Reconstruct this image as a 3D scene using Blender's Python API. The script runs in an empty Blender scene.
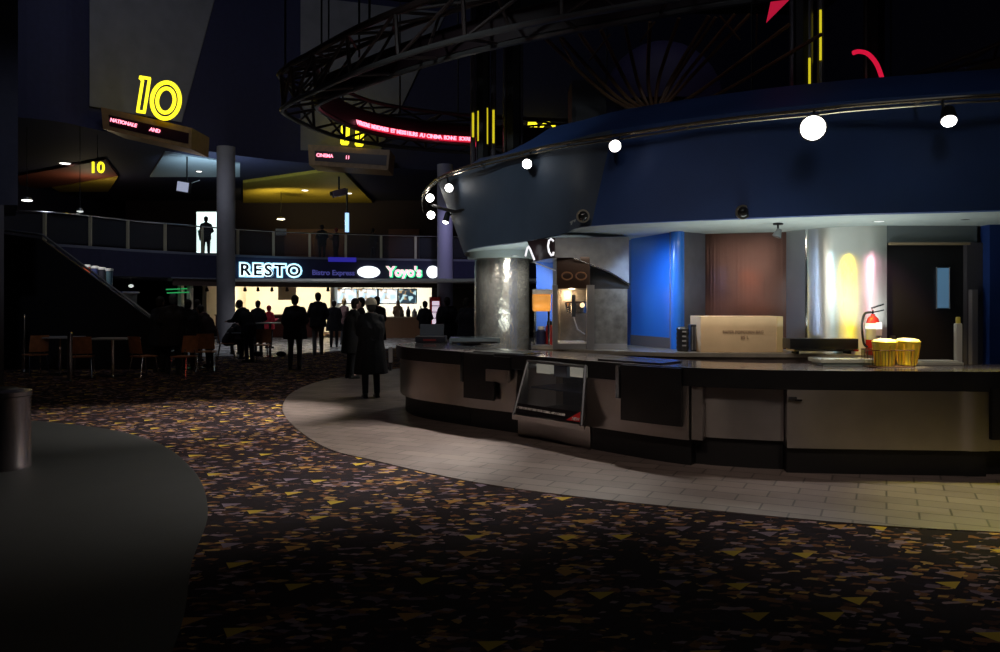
import bpy, bmesh, math, random
from mathutils import Vector, Matrix, Euler
random.seed(7)
PI = math.pi
S = bpy.context.scene
COL = S.collection

# ------------------------------------------------------------------ camera, world, exposure
FPX = 800.0            # focal length in pixels of a 1000 px wide frame
EYE = 1.65
HOR = 300.0
cam_d = bpy.data.cameras.new('camera'); cam = bpy.data.objects.new('camera', cam_d); COL.objects.link(cam)
cam.location = (0, 0, EYE); cam.rotation_euler = (PI / 2, 0, 0)
cam_d.sensor_fit = 'HORIZONTAL'; cam_d.sensor_width = 36.0; cam_d.lens = 36.0 * FPX / 1000.0
cam_d.shift_y = (HOR - 326.0) / 1000.0
cam_d.clip_end = 300
S.camera = cam
w = bpy.data.worlds.new('night'); S.world = w; w.use_nodes = True
w.node_tree.nodes['Background'].inputs[0].default_value = (0.01, 0.012, 0.03, 1)
w.node_tree.nodes['Background'].inputs[1].default_value = 0.3
vs = S.view_settings
vs.view_transform = 'Standard'; vs.look = 'None'; vs.gamma = 1.0; vs.exposure = 0.0; vs.use_curve_mapping = False
try:
    S.cycles.use_denoising = True
    S.cycles.max_bounces = 8
    S.cycles.sample_clamp_indirect = 4.0
    S.cycles.caustics_reflective = False
    S.cycles.caustics_refractive = False
except Exception:
    pass

def light(name, kind, loc, energy, color=(1, 1, 1), aim=None, size=0.1, size_y=None, spot=60, blend=0.6):
    d = bpy.data.lights.new(name, kind); d.energy = energy; d.color = color
    o = bpy.data.objects.new(name, d); COL.objects.link(o); o.location = loc
    if kind == 'AREA':
        d.size = size
        if size_y: d.shape = 'RECTANGLE'; d.size_y = size_y
    else:
        d.shadow_soft_size = size
    if kind == 'SPOT':
        d.spot_size = math.radians(spot); d.spot_blend = blend
    if aim is not None:
        o.rotation_euler = (Vector(aim) - Vector(loc)).to_track_quat('-Z', 'Y').to_euler()
    return o

# added fill lights for the hall; no lamp fittings stand behind them
light('hall_fill', 'AREA', (3, 3, 14.5), 10, (0.75, 0.85, 1.0), aim=(3, 7.0, 0), size=5)
light('fascia_fill', 'SPOT', (1.5, -1.0, 9.5), 300, (.85, .92, 1.0), aim=(3.0, 9.6, 3.6), spot=40, blend=.9, size=1.4)
light('counter_fill', 'SPOT', (-1.5, 2.5, 7.0), 540, (1, .80, .66), aim=(1.2, 8.9, .7), spot=46, blend=1, size=.3)
light('counter_fill_right', 'SPOT', (3.2, 2.5, 7.0), 430, (1, .82, .68), aim=(3.8, 7.5, .5), spot=36, blend=1, size=.3)
light('fascia_fill_left', 'SPOT', (-5.5, 5.0, 8.5), 850, (.85, .95, 1.0), aim=(-.4, 13.2, 3.3), spot=34, blend=.9, size=.3)
light('fan_fill', 'SPOT', (3.0, 6.0, 13.5), 110, (.9, .85, 1.0), aim=(2.6, 13.6, 5.4), spot=44, blend=1, size=.3)
light('seating_fill', 'SPOT', (-8.0, 14.0, 6.5), 60, (1, .8, .6), aim=(-8.4, 17.5, 0), spot=50, blend=1, size=.2)
light('hall_fill_far', 'AREA', (-8, 20, 14.5), 300, (0.75, 0.82, 1.0), aim=(-7, 36, 7), size=5)

# ------------------------------------------------------------------ measuring helpers
def at(px, py, Y):
    return Vector(((px - 500.0) / FPX * Y, Y, EYE + (HOR - py) / FPX * Y))
def fl(px, py):
    Y = EYE * FPX / (py - HOR)
    return ((px - 500.0) / FPX * Y, Y)
def catmull(pts, n=8, closed=False):
    P = [Vector(p) for p in pts]; out = []; N = len(P)
    rng = range(N if closed else N - 1)
    for i in rng:
        if closed:
            a, b, c, d = P[(i - 1) % N], P[i], P[(i + 1) % N], P[(i + 2) % N]
        else:
            a, b, c, d = P[max(i - 1, 0)], P[i], P[i + 1], P[min(i + 2, N - 1)]
        for k in range(n):
            t = k / n
            out.append(0.5 * ((2 * b) + (c - a) * t + (2 * a - 5 * b + 4 * c - d) * t * t + (3 * b - a - 3 * c + d) * t ** 3))
    if not closed: out.append(P[-1].copy())
    return out

# ------------------------------------------------------------------ materials
MATS = {}
def mat(name, color, rough=0.6, metal=0.0, emit=None, estr=0.0, noise=0.0, nscale=6.0, bump=0.0, bscale=40.0, trans=0.0, aniso=0.0, coat=0.0, alpha=1.0):
    if name in MATS: return MATS[name]
    m = bpy.data.materials.new(name); m.use_nodes = True
    nt = m.node_tree; b = nt.nodes['Principled BSDF']
    b.inputs['Base Color'].default_value = (*color, 1)
    b.inputs['Roughness'].default_value = rough
    b.inputs['Metallic'].default_value = metal
    b.inputs['Transmission Weight'].default_value = trans
    b.inputs['Anisotropic'].default_value = aniso
    b.inputs['Coat Weight'].default_value = coat
    b.inputs['Alpha'].default_value = alpha
    if emit:
        b.inputs['Emission Color'].default_value = (*emit, 1)
        b.inputs['Emission Strength'].default_value = estr
    tc = nt.nodes.new('ShaderNodeTexCoord')
    if noise > 0:
        n = nt.nodes.new('ShaderNodeTexNoise'); n.inputs['Scale'].default_value = nscale; n.inputs['Detail'].default_value = 5
        r = nt.nodes.new('ShaderNodeMapRange'); r.inputs[1].default_value = 0.3; r.inputs[2].default_value = 0.7
        r.inputs[3].default_value = 1 - noise; r.inputs[4].default_value = 1 + noise
        mx = nt.nodes.new('ShaderNodeMix'); mx.data_type = 'RGBA'; mx.blend_type = 'MULTIPLY'; mx.inputs[0].default_value = 1
        nt.links.new(tc.outputs['Object'], n.inputs['Vector']); nt.links.new(n.outputs[0], r.inputs[0])
        mx.inputs[6].default_value = (*color, 1); nt.links.new(r.outputs[0], mx.inputs[7])
        nt.links.new(mx.outputs[2], b.inputs['Base Color'])
    if bump > 0:
        n2 = nt.nodes.new('ShaderNodeTexNoise'); n2.inputs['Scale'].default_value = bscale; n2.inputs['Detail'].default_value = 4
        bp = nt.nodes.new('ShaderNodeBump'); bp.inputs['Strength'].default_value = bump; bp.inputs['Distance'].default_value = 0.02
        nt.links.new(tc.outputs['Object'], n2.inputs['Vector']); nt.links.new(n2.outputs[0], bp.inputs['Height'])
        nt.links.new(bp.outputs[0], b.inputs['Normal'])
    MATS[name] = m
    return m

def brushed(name, color, rough=0.3, stretch=(60, 60, 0.6), bump=0.15, metal=1.0, tint=0.12):
    """metal with fine streaks"""
    m = mat(name, color, rough, metal); nt = m.node_tree; b = nt.nodes['Principled BSDF']
    tc = nt.nodes.new('ShaderNodeTexCoord'); mp = nt.nodes.new('ShaderNodeMapping'); mp.inputs['Scale'].default_value = stretch
    n = nt.nodes.new('ShaderNodeTexNoise'); n.inputs['Scale'].default_value = 1.0; n.inputs['Detail'].default_value = 3
    bp = nt.nodes.new('ShaderNodeBump'); bp.inputs['Strength'].default_value = bump; bp.inputs['Distance'].default_value = 0.01
    r = nt.nodes.new('ShaderNodeMapRange'); r.inputs[3].default_value = rough * 0.8; r.inputs[4].default_value = rough * 1.3
    n3 = nt.nodes.new('ShaderNodeTexNoise'); n3.inputs['Scale'].default_value = 2.2; n3.inputs['Detail'].default_value = 3
    r3 = nt.nodes.new('ShaderNodeMapRange'); r3.inputs[1].default_value = 0.3; r3.inputs[2].default_value = 0.7; r3.inputs[3].default_value = 1 - tint; r3.inputs[4].default_value = 1 + tint
    mx = nt.nodes.new('ShaderNodeMix'); mx.data_type = 'RGBA'; mx.blend_type = 'MULTIPLY'; mx.inputs[0].default_value = 1; mx.inputs[6].default_value = (*color, 1)
    nt.links.new(tc.outputs['Object'], mp.inputs[0]); nt.links.new(mp.outputs[0], n.inputs['Vector'])
    nt.links.new(n.outputs[0], bp.inputs['Height']); nt.links.new(bp.outputs[0], b.inputs['Normal'])
    nt.links.new(n.outputs[0], r.inputs[0]); nt.links.new(r.outputs[0], b.inputs['Roughness'])
    nt.links.new(tc.outputs['Object'], n3.inputs['Vector']); nt.links.new(n3.outputs[0], r3.inputs[0]); nt.links.new(r3.outputs[0], mx.inputs[7])
    nt.links.new(mx.outputs[2], b.inputs['Base Color'])
    return m

def streaky(m, an=.9, rot=0.0, rough=None):
    """horizontal grain: highlights draw out into vertical streaks"""
    nt = m.node_tree; b = nt.nodes['Principled BSDF']; t = nt.nodes.new('ShaderNodeTangent'); t.direction_type = 'RADIAL'; t.axis = 'Z'
    b.inputs['Anisotropic'].default_value = an; b.inputs['Anisotropic Rotation'].default_value = rot
    nt.links.new(t.outputs[0], b.inputs['Tangent'])
    if rough is not None:
        for l in list(b.inputs['Roughness'].links): nt.links.remove(l)
        b.inputs['Roughness'].default_value = rough
    return m

def carpet_mat():
    m = bpy.data.materials.new('patterned_carpet'); m.use_nodes = True; nt = m.node_tree; b = nt.nodes['Principled BSDF']
    L = nt.links.new; N = nt.nodes.new
    b.inputs['Roughness'].default_value = 0.95; b.inputs['Specular IOR Level'].default_value = 0.1
    tc = N('ShaderNodeTexCoord')
    def vor(scale, rot, sx, sy, metric='CHEBYCHEV'):
        mp = N('ShaderNodeMapping'); mp.inputs['Rotation'].default_value = (0, 0, rot); mp.inputs['Scale'].default_value = (sx, sy, 1)
        v = N('ShaderNodeTexVoronoi'); v.voronoi_dimensions = '2D'; v.distance = metric; v.inputs['Scale'].default_value = scale
        L(tc.outputs['Object'], mp.inputs[0]); L(mp.outputs[0], v.inputs['Vector']); return v
    def ramp(src, stops):
        r = N('ShaderNodeValToRGB'); r.color_ramp.interpolation = 'CONSTANT'; e = r.color_ramp.elements
        while len(e) < len(stops): e.new(0.5)
        for k, (p, c) in enumerate(stops): e[k].position = p; e[k].color = (*c, 1)
        L(src, r.inputs[0]); return r
    def sep(src):
        s = N('ShaderNodeSeparateColor'); L(src, s.inputs[0]); return s
    def mix(fac, a, c):
        x = N('ShaderNodeMix'); x.data_type = 'RGBA'; L(fac, x.inputs[0])
        L(a, x.inputs[6]); L(c, x.inputs[7]); return x.outputs[2]
    v1 = vor(13.5, 0.5, 1, 1.6); s1 = sep(v1.outputs['Color'])
    c1 = ramp(s1.outputs[0], [(0, (.014, .009, .012)), (.34, (.07, .032, .022)), (.46, (.02, .014, .022)), (.6, (.20, .09, .04)),
                              (.7, (.018, .012, .016)), (.8, (.16, .11, .14)), (.88, (.42, .25, .08)), (.94, (.30, .20, .21))])
    v2 = vor(8.0, -0.35, 1, 1.9, 'MANHATTAN'); s2 = sep(v2.outputs['Color'])
    lt = N('ShaderNodeMath'); lt.operation = 'LESS_THAN'; lt.inputs[1].default_value = 0.34; L(v2.outputs['Distance'], lt.inputs[0])
    c2 = ramp(s2.outputs[1], [(0, (.018, .012, .016)), (.45, (.10, .045, .03)), (.62, (.26, .18, .20)), (.76, (.48, .27, .07)), (.9, (.012, .01, .018))])
    col = mix(lt.outputs[0], c1.outputs[0], c2.outputs[0])
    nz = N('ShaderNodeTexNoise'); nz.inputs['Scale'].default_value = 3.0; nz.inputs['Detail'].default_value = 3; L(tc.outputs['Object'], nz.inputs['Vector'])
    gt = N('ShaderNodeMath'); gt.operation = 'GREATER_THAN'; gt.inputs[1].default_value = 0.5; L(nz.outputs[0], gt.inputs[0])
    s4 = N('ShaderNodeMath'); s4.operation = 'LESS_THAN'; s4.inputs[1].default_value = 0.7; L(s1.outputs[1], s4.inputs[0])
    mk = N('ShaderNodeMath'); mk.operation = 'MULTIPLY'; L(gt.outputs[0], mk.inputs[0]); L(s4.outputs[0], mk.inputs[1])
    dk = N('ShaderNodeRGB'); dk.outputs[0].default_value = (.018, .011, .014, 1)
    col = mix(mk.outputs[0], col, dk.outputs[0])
    # regular triangles of ochre yellow
    mp = N('ShaderNodeMapping'); mp.inputs['Rotation'].default_value = (0, 0, 0.25); mp.inputs['Scale'].default_value = (1.7, 1.7, 1)
    L(tc.outputs['Object'], mp.inputs[0])
    v3 = N('ShaderNodeTexVoronoi'); v3.voronoi_dimensions = '2D'; v3.inputs['Scale'].default_value = 1.0; v3.inputs['Randomness'].default_value = 0.75
    L(mp.outputs[0], v3.inputs['Vector'])
    sb = N('ShaderNodeVectorMath'); sb.operation = 'SUBTRACT'; L(mp.outputs[0], sb.inputs[0]); L(v3.outputs['Position'], sb.inputs[1])
    def dotlt(vec, lim):
        d = N('ShaderNodeVectorMath'); d.operation = 'DOT_PRODUCT'; d.inputs[1].default_value = vec; L(sb.outputs[0], d.inputs[0])
        q = N('ShaderNodeMath'); q.operation = 'LESS_THAN'; q.inputs[1].default_value = lim; L(d.outputs['Value'], q.inputs[0]); return q.outputs[0]
    def mul(a, c):
        q = N('ShaderNodeMath'); q.operation = 'MULTIPLY'; L(a, q.inputs[0]); L(c, q.inputs[1]); return q.outputs[0]
    tri = mul(mul(dotlt((-0.3, 0.95, 0), 0.07), dotlt((0.9, -0.43, 0), 0.065)), dotlt((-0.75, -0.66, 0), 0.07))
    c3 = ramp(sep(v3.outputs['Color']).outputs[0], [(0, (.55, .38, .05)), (.6, (.42, .22, .06)), (.85, (.2, .15, .2))])
    col = mix(tri, col, c3.outputs[0])
    L(col, b.inputs['Base Color'])
    n = N('ShaderNodeTexNoise'); n.inputs['Scale'].default_value = 220; bp = N('ShaderNodeBump'); bp.inputs['Strength'].default_value = 0.4; bp.inputs['Distance'].default_value = 0.01
    L(tc.outputs['Object'], n.inputs['Vector']); L(n.outputs[0], bp.inputs['Height']); L(bp.outputs[0], b.inputs['Normal'])
    return m

def tile_mat(name, c1, c2, mortar, scale=1.0, rough=0.35, rot=0.0, w_=0.5, h_=0.25):
    m = bpy.data.materials.new(name); m.use_nodes = True; nt = m.node_tree; b = nt.nodes['Principled BSDF']; L = nt.links.new
    tc = nt.nodes.new('ShaderNodeTexCoord'); mp = nt.nodes.new('ShaderNodeMapping'); mp.inputs['Rotation'].default_value = (0, 0, rot)
    br = nt.nodes.new('ShaderNodeTexBrick'); br.inputs['Scale'].default_value = scale
    br.inputs['Color1'].default_value = (*c1, 1); br.inputs['Color2'].default_value = (*c2, 1); br.inputs['Mortar'].default_value = (*mortar, 1)
    br.inputs['Mortar Size'].default_value = 0.008; br.inputs['Brick Width'].default_value = w_; br.inputs['Row Height'].default_value = h_
    L(tc.outputs['Object'], mp.inputs[0]); L(mp.outputs[0], br.inputs['Vector']); L(br.outputs[0], b.inputs['Base Color'])
    n = nt.nodes.new('ShaderNodeTexNoise'); n.inputs['Scale'].default_value = 3; n.inputs['Detail'].default_value = 6
    r = nt.nodes.new('ShaderNodeMapRange'); r.inputs[3].default_value = rough * 0.7; r.inputs[4].default_value = rough * 1.4
    L(tc.outputs['Object'], n.inputs['Vector']); L(n.outputs[0], r.inputs[0]); L(r.outputs[0], b.inputs['Roughness'])
    bp = nt.nodes.new('ShaderNodeBump'); bp.inputs['Strength'].default_value = 0.3; bp.inputs['Distance'].default_value = 0.004
    L(br.outputs['Fac'], bp.inputs['Height']); bp.invert = True; L(bp.outputs[0], b.inputs['Normal'])
    return m

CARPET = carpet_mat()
TILE = tile_mat('brown_slate_tile', (.13, .10, .093), (.185, .145, .13), (.035, .027, .025), 1.0, 0.42, 0.45, 0.45, 0.225)
TILE_FOOD = tile_mat('pale_food_court_tile', (.42, .40, .38), (.38, .36, .35), (.2, .2, .2), 1.0, 0.25, 0.0, 0.6, 0.6)
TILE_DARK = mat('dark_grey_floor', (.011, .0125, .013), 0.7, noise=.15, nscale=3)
NAVY = mat('dark_navy_paint', (.018, .018, .055), 0.8, noise=.1)
BLACK = mat('black_paint', (.008, .008, .01), 0.6)
GREYPANEL = mat('grey_plaster_panel', (.17, .165, .18), 0.85, noise=.12, nscale=1.5)
PIER = mat('slate_blue_plaster', (.06, .065, .10), 0.8, noise=.1)
FASCIA = mat('blue_fascia_paint', (.028, .07, .23), 0.55, noise=.12, nscale=1.3, bump=.15, bscale=60)
FASCIA_LIT = mat('blue_grey_lit_fascia', (.075, .105, .155), 0.6, noise=.12, nscale=1.3, bump=.15, bscale=60)  # same blue fascia; lamplight on its left part put into the colour
SOFFIT = mat('pale_soffit_paint', (.50, .56, .55), 0.7, noise=.06)
BLUEWALL = mat('glossy_blue_wall', (.02, .15, .62), 0.35, metal=0.0, coat=.2, bump=.05, bscale=8)
GREYWALL = mat('grey_violet_wall', (.16, .16, .20), 0.4, metal=.5, noise=.1)
BROWNMETAL = brushed('bronze_metal_sheet', (.13, .07, .06), 0.22, (30, 30, .5), .25)
STEEL = brushed('brushed_steel', (.52, .49, .47), 0.38, (3, 3, 90), .12)
STEELWALL = brushed('rippled_steel_sheet', (.80, .80, .76), 0.30, (6, 6, 1.2), .35, tint=.06)
STEEL_COL = brushed('hammered_steel', (.55, .53, .48), 0.24, (16, 16, 11), 1.0, metal=.8, tint=.3)
CHROME = mat('chrome', (.75, .75, .75), 0.15, 1.0)
DULLMETAL = mat('dull_grey_metal', (.25, .25, .26), 0.4, .9)
RIM = mat('black_counter_edge', (.012, .012, .013), 0.28, noise=.2)
TOPMAT = mat('dark_speckled_worktop', (.10, .085, .08), 0.22, noise=.3, nscale=30, coat=.3)
PLINTH = mat('black_plinth', (.006, .006, .007), 0.5)
GLASS = mat('clear_glass', (.9, .95, .95), 0.03, trans=1.0)
GLASSTHIN = mat('smoked_glass', (.12, .13, .15), 0.05, alpha=.16)
DARKGLASS = mat('dark_glass', (.006, .008, .016), 0.06, coat=.5)
WOOD = mat('orange_brown_veneer', (.42, .17, .07), 0.4, noise=.25, nscale=8)
TRUSS = mat('dark_brown_truss_paint', (.05, .032, .03), 0.5)
TRUSSLIGHT = mat('grey_tube_metal', (.16, .16, .16), 0.35, .5)
BAND = mat('dark_maroon_band', (.02, .008, .012), 0.5)
BRONZEFRAME = mat('bronze_sign_frame', (.26, .15, .06), 0.45, noise=.2)
YNEON = mat('yellow_neon', (.9, .8, .05), 0.5, emit=(1.0, .83, .02), estr=1.6)
YNEONDIM = mat('yellow_neon_tube', (.9, .8, .05), 0.5, emit=(.9, .75, .02), estr=.7)
RNEON = mat('red_led', (.9, .02, .05), 0.5, emit=(1.0, .03, .10), estr=1.6)
RNEONB = mat('red_led_letters', (.9, .3, .4), 0.5, emit=(1.0, .25, .35), estr=2.4)
RDIM = mat('dim_red_led_strip', (.3, .01, .03), 0.5, emit=(.8, .01, .05), estr=.45)
LAMPWHITE = mat('lamp_lens', (1, 1, 1), 0.3, emit=(1, .96, .9), estr=14)
LAMPSOFT = mat('downlight_lens', (1, 1, 1), 0.3, emit=(1, .97, .9), estr=2.6)
LAMPDIM = mat('dim_downlight_lens', (1, 1, 1), 0.3, emit=(.9, 1, .95), estr=.75)
HALO = mat('cyan_white_halo', (.6, .9, 1), 0.5, emit=(.35, .75, 1.0), estr=1.0)
HALOCORE = mat('white_halo_core', (.9, 1, 1), 0.5, emit=(.75, .93, 1.0), estr=1.7)
WHITESIGN = mat('lit_white_acrylic', (1, 1, 1), 0.5, emit=(.9, .97, 1), estr=1.5)
GREENSIGN = mat('green_lit_acrylic', (.1, .8, .4), 0.5, emit=(.05, .9, .35), estr=.9)
PINKSIGN = mat('pink_white_lit_acrylic', (1, .6, .7), 0.5, emit=(1, .55, .65), estr=1.2)
BLUESIGN = mat('dim_blue_violet_letters', (.1, .1, .4), 0.5, emit=(.12, .12, .5), estr=.35)
BLUELED = mat('blue_led_wash', (.02, .02, .3), 0.5, emit=(.05, .04, .6), estr=.4)
LETTERDARK = mat('dark_letter_face', (.015, .02, .03), 0.5)
WARMWHITE = mat('warm_white_wall', (.85, .78, .62), 0.7)
COOLWHITE = mat('cool_white_wall', (.8, .82, .78), 0.7)
CARD = mat('cardboard', (.62, .43, .25), 0.85, noise=.08, nscale=3)
PRINT = mat('faded_box_print', (.28, .17, .10), 0.9)
MAROON = mat('maroon_counter_front', (.13, .03, .02), 0.5)

streaky(STEELWALL, .88, .25, .38); streaky(BROWNMETAL, .85, .25, .30); streaky(STEEL, .7, .25, .30); streaky(STEEL_COL, .3, .25, .22)
# ------------------------------------------------------------------ mesh helpers
TMP = bpy.data.scenes.new('scratch')
def evaluated_mesh(o):
    """the modified mesh of a scratch object, worked out in a scene of its own"""
    TMP.collection.objects.link(o); TMP.view_layers[0].update(); dg = TMP.view_layers[0].depsgraph
    me = bpy.data.meshes.new_from_object(o.evaluated_get(dg), depsgraph=dg); TMP.collection.objects.unlink(o); return me
def wloc(o):
    v = Vector((0, 0, 0))
    while o: v += o.location; o = o.parent
    return v
class MB:
    def __init__(s): s.bm = bmesh.new()
    def box(s, c, d, rz=0.0, rot=None, bev=0.0):
        M = Matrix.Translation(c) @ (rot.to_matrix().to_4x4() if rot else Matrix.Rotation(rz, 4, 'Z')) @ Matrix.Diagonal((*d, 1))
        r = bmesh.ops.create_cube(s.bm, size=1, matrix=M)
        if bev > 0:
            es = list({e for v in r['verts'] for e in v.link_edges})
            bmesh.ops.bevel(s.bm, geom=es, offset=bev, segments=2, affect='EDGES', profile=.7)
        return s
    def box2(s, a, b, bev=0.0):
        a, b = Vector(a), Vector(b); return s.box((a + b) / 2, [abs(q) for q in (b - a)], bev=bev)
    def prism(s, poly, z0, z1):
        """poly in plan; z0, z1 numbers or per-vertex lists"""
        n = len(poly)
        Z0 = z0 if isinstance(z0, (list, tuple)) else [z0] * n
        Z1 = z1 if isinstance(z1, (list, tuple)) else [z1] * n
        A = [s.bm.verts.new((p[0], p[1], Z0[i])) for i, p in enumerate(poly)]
        B = [s.bm.verts.new((p[0], p[1], Z1[i])) for i, p in enumerate(poly)]
        for i in range(n):
            j = (i + 1) % n; s.bm.faces.new((A[i], A[j], B[j], B[i]))
        s.bm.faces.new(A[::-1]); s.bm.faces.new(B); return s
    def loft(s, r0, r1, th):
        """thick sheet between two polylines; th = offset vector list or vector"""
        n = len(r0)
        T = th if isinstance(th, list) else [Vector(th)] * n
        g = [[s.bm.verts.new(Vector(r0[i])), s.bm.verts.new(Vector(r1[i])), s.bm.verts.new(Vector(r1[i]) + T[i]), s.bm.verts.new(Vector(r0[i]) + T[i])] for i in range(n)]
        for i in range(n - 1):
            for k in range(4):
                s.bm.faces.new((g[i][k], g[i + 1][k], g[i + 1][(k + 1) % 4], g[i][(k + 1) % 4]))
        s.bm.faces.new(g[0]); s.bm.faces.new(g[-1][::-1]); return s
    def hexa(s, f, th):
        """quad f (4 points) extruded by vector th"""
        th = Vector(th); A = [s.bm.verts.new(Vector(p)) for p in f]; B = [s.bm.verts.new(Vector(p) + th) for p in f]
        n = len(f)
        for i in range(n): s.bm.faces.new((A[i], A[(i + 1) % n], B[(i + 1) % n], B[i]))
        s.bm.faces.new(A[::-1]); s.bm.faces.new(B); return s
    def tube(s, pts, r, n=8, closed=False):
        P = [Vector(p) for p in pts]; N = len(P); R = r if isinstance(r, (list, tuple)) else [r] * N
        rings = []; up = None
        for i in range(N):
            if closed: t = P[(i + 1) % N] - P[(i - 1) % N]
            else: t = P[min(i + 1, N - 1)] - P[max(i - 1, 0)]
            t.normalize()
            if up is None:
                up = Vector((0, 0, 1)) if abs(t.z) < .9 else Vector((1, 0, 0))
            a = up - t * up.dot(t)
            if a.length < 1e-5: a = t.orthogonal()
            a.normalize(); up = a; b = t.cross(a)
            rings.append([s.bm.verts.new(P[i] + (a * math.cos(2 * PI * k / n) + b * math.sin(2 * PI * k / n)) * R[i]) for k in range(n)])
        for i in range(N if closed else N - 1):
            A, B = rings[i], rings[(i + 1) % N]
            for k in range(n): s.bm.faces.new((A[k], A[(k + 1) % n], B[(k + 1) % n], B[k]))
        if not closed: s.bm.faces.new(rings[0][::-1]); s.bm.faces.new(rings[-1])
        return s
    def lathe(s, prof, c=(0, 0, 0), n=24, M=None):
        c = Vector(c); rings = []
        for (r, z) in prof:
            ring = []
            for k in range(n):
                v = Vector((r * math.cos(2 * PI * k / n), r * math.sin(2 * PI * k / n), z))
                if M: v = M @ v
                ring.append(s.bm.verts.new(v + c))
            rings.append(ring)
        for A, B in zip(rings, rings[1:]):
            for k in range(n): s.bm.faces.new((A[k], A[(k + 1) % n], B[(k + 1) % n], B[k]))
        s.bm.faces.new(rings[0][::-1]); s.bm.faces.new(rings[-1]); return s
    def ball(s, c, r, n=12):
        r = r if isinstance(r, (tuple, list, Vector)) else (r, r, r)
        bmesh.ops.create_uvsphere(s.bm, u_segments=n, v_segments=max(6, n * 2 // 3), radius=1, matrix=Matrix.Translation(c) @ Matrix.Diagonal((*r, 1))); return s
    def cap(s, a, b, ra, rb=None):
        rb = ra if rb is None else rb; a, b = Vector(a), Vector(b)
        s.ball(a, ra, 10); s.ball(b, rb, 10)
        if (b - a).length > 1e-4: s.tube([a, b], [ra, rb], 10)
        return s
    def build(s, name, m, parent=None, smooth=None, **props):
        me = bpy.data.meshes.new(name)
        off = wloc(parent) if parent else None
        bmesh.ops.recalc_face_normals(s.bm, faces=s.bm.faces[:])
        if off is not None and off.length > 0: bmesh.ops.translate(s.bm, verts=s.bm.verts[:], vec=-off)
        s.bm.to_mesh(me); s.bm.free()
        me.materials.append(m)
        if smooth is None or smooth:
            me.shade_smooth()
            try: me.set_sharp_from_angle(angle=math.radians(35))
            except Exception: pass
        o = bpy.data.objects.new(name, me); COL.objects.link(o)
        if parent: o.parent = parent
        for k, v in props.items(): o[k] = v
        return o

def thing(name, label, cat, loc=(0, 0, 0), rz=0.0, group=None):
    o = bpy.data.objects.new(name, None); COL.objects.link(o); o.empty_display_size = .1
    o.location = loc; o.rotation_euler = (0, 0, rz); o['label'] = label; o['category'] = cat
    if group: o['group'] = group
    return o
def tag(o, label, cat, group=None):
    o['label'] = label; o['category'] = cat
    if group: o['group'] = group
    return o
def struct(o): o['kind'] = 'structure'; return o
def recenter(o):
    """origin of a single-mesh thing to the middle of its base"""
    me = o.data; xs = [v.co for v in me.vertices]
    c = Vector(((min(v.x for v in xs) + max(v.x for v in xs)) / 2, (min(v.y for v in xs) + max(v.y for v in xs)) / 2, min(v.z for v in xs)))
    me.transform(Matrix.Translation(-c)); o.location = c; return o
def dup(root, loc, rz=None, label=None, group=None):
    r = root.copy(); COL.objects.link(r); r.location = loc
    if rz is not None: r.rotation_euler = (0, 0, rz)
    if label: r['label'] = label
    if group: r['group'] = group
    for ch in list(root.children):
        c = ch.copy(); COL.objects.link(c); c.parent = r
        for g in list(ch.children):
            d = g.copy(); COL.objects.link(d); d.parent = c
    return r
def text(name, body, size, m, loc, parent=None, rz=0.0, roll=0.0, ext=0.01, off=0.0, sx=1.0, align='CENTER', shear=0.0, space=1.0, tilt=0.0):
    c = bpy.data.curves.new(name, 'FONT'); c.body = body; c.size = size; c.extrude = ext; c.offset = off
    c.align_x = align; c.align_y = 'CENTER'; c.shear = shear; c.space_character = space; c.resolution_u = 3
    t = bpy.data.objects.new(name, c); me = evaluated_mesh(t)
    bpy.data.objects.remove(t); bpy.data.curves.remove(c)
    M = Matrix.Rotation(rz, 4, 'Z') @ Matrix.Rotation(PI / 2 - tilt, 4, 'X') @ Matrix.Rotation(-roll, 4, 'Z') @ Matrix.Diagonal((sx, 1, 1, 1))
    loc = Vector(loc)
    if parent: loc = loc - wloc(parent)
    me.transform(Matrix.Translation(loc) @ M)
    me.materials.clear(); me.materials.append(m)
    o = bpy.data.objects.new(name, me); COL.objects.link(o)
    if parent: o.parent = parent
    return o

# ================================================================== THE HALL
X0, X1, Y0, Y1, ZC = -24, 15, -3, 60, 15
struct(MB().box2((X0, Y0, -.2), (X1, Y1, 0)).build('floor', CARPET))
struct(MB().box2((X0, Y0, ZC), (X1, Y1, ZC + .2)).build('ceiling', BLACK))
struct(MB().box2((X0 - .2, Y0, 0), (X0, Y1, ZC)).build('wall_left', NAVY))
struct(MB().box2((X1, Y0, 0), (X1 + .2, Y1, ZC)).build('wall_right', NAVY))
struct(MB().box2((X0, Y1, 0), (X1, Y1 + .2, ZC)).build('wall_back', NAVY))
struct(MB().box2((X0, Y0 - .2, 0), (X1, Y0, ZC)).build('wall_front', NAVY))

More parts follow.
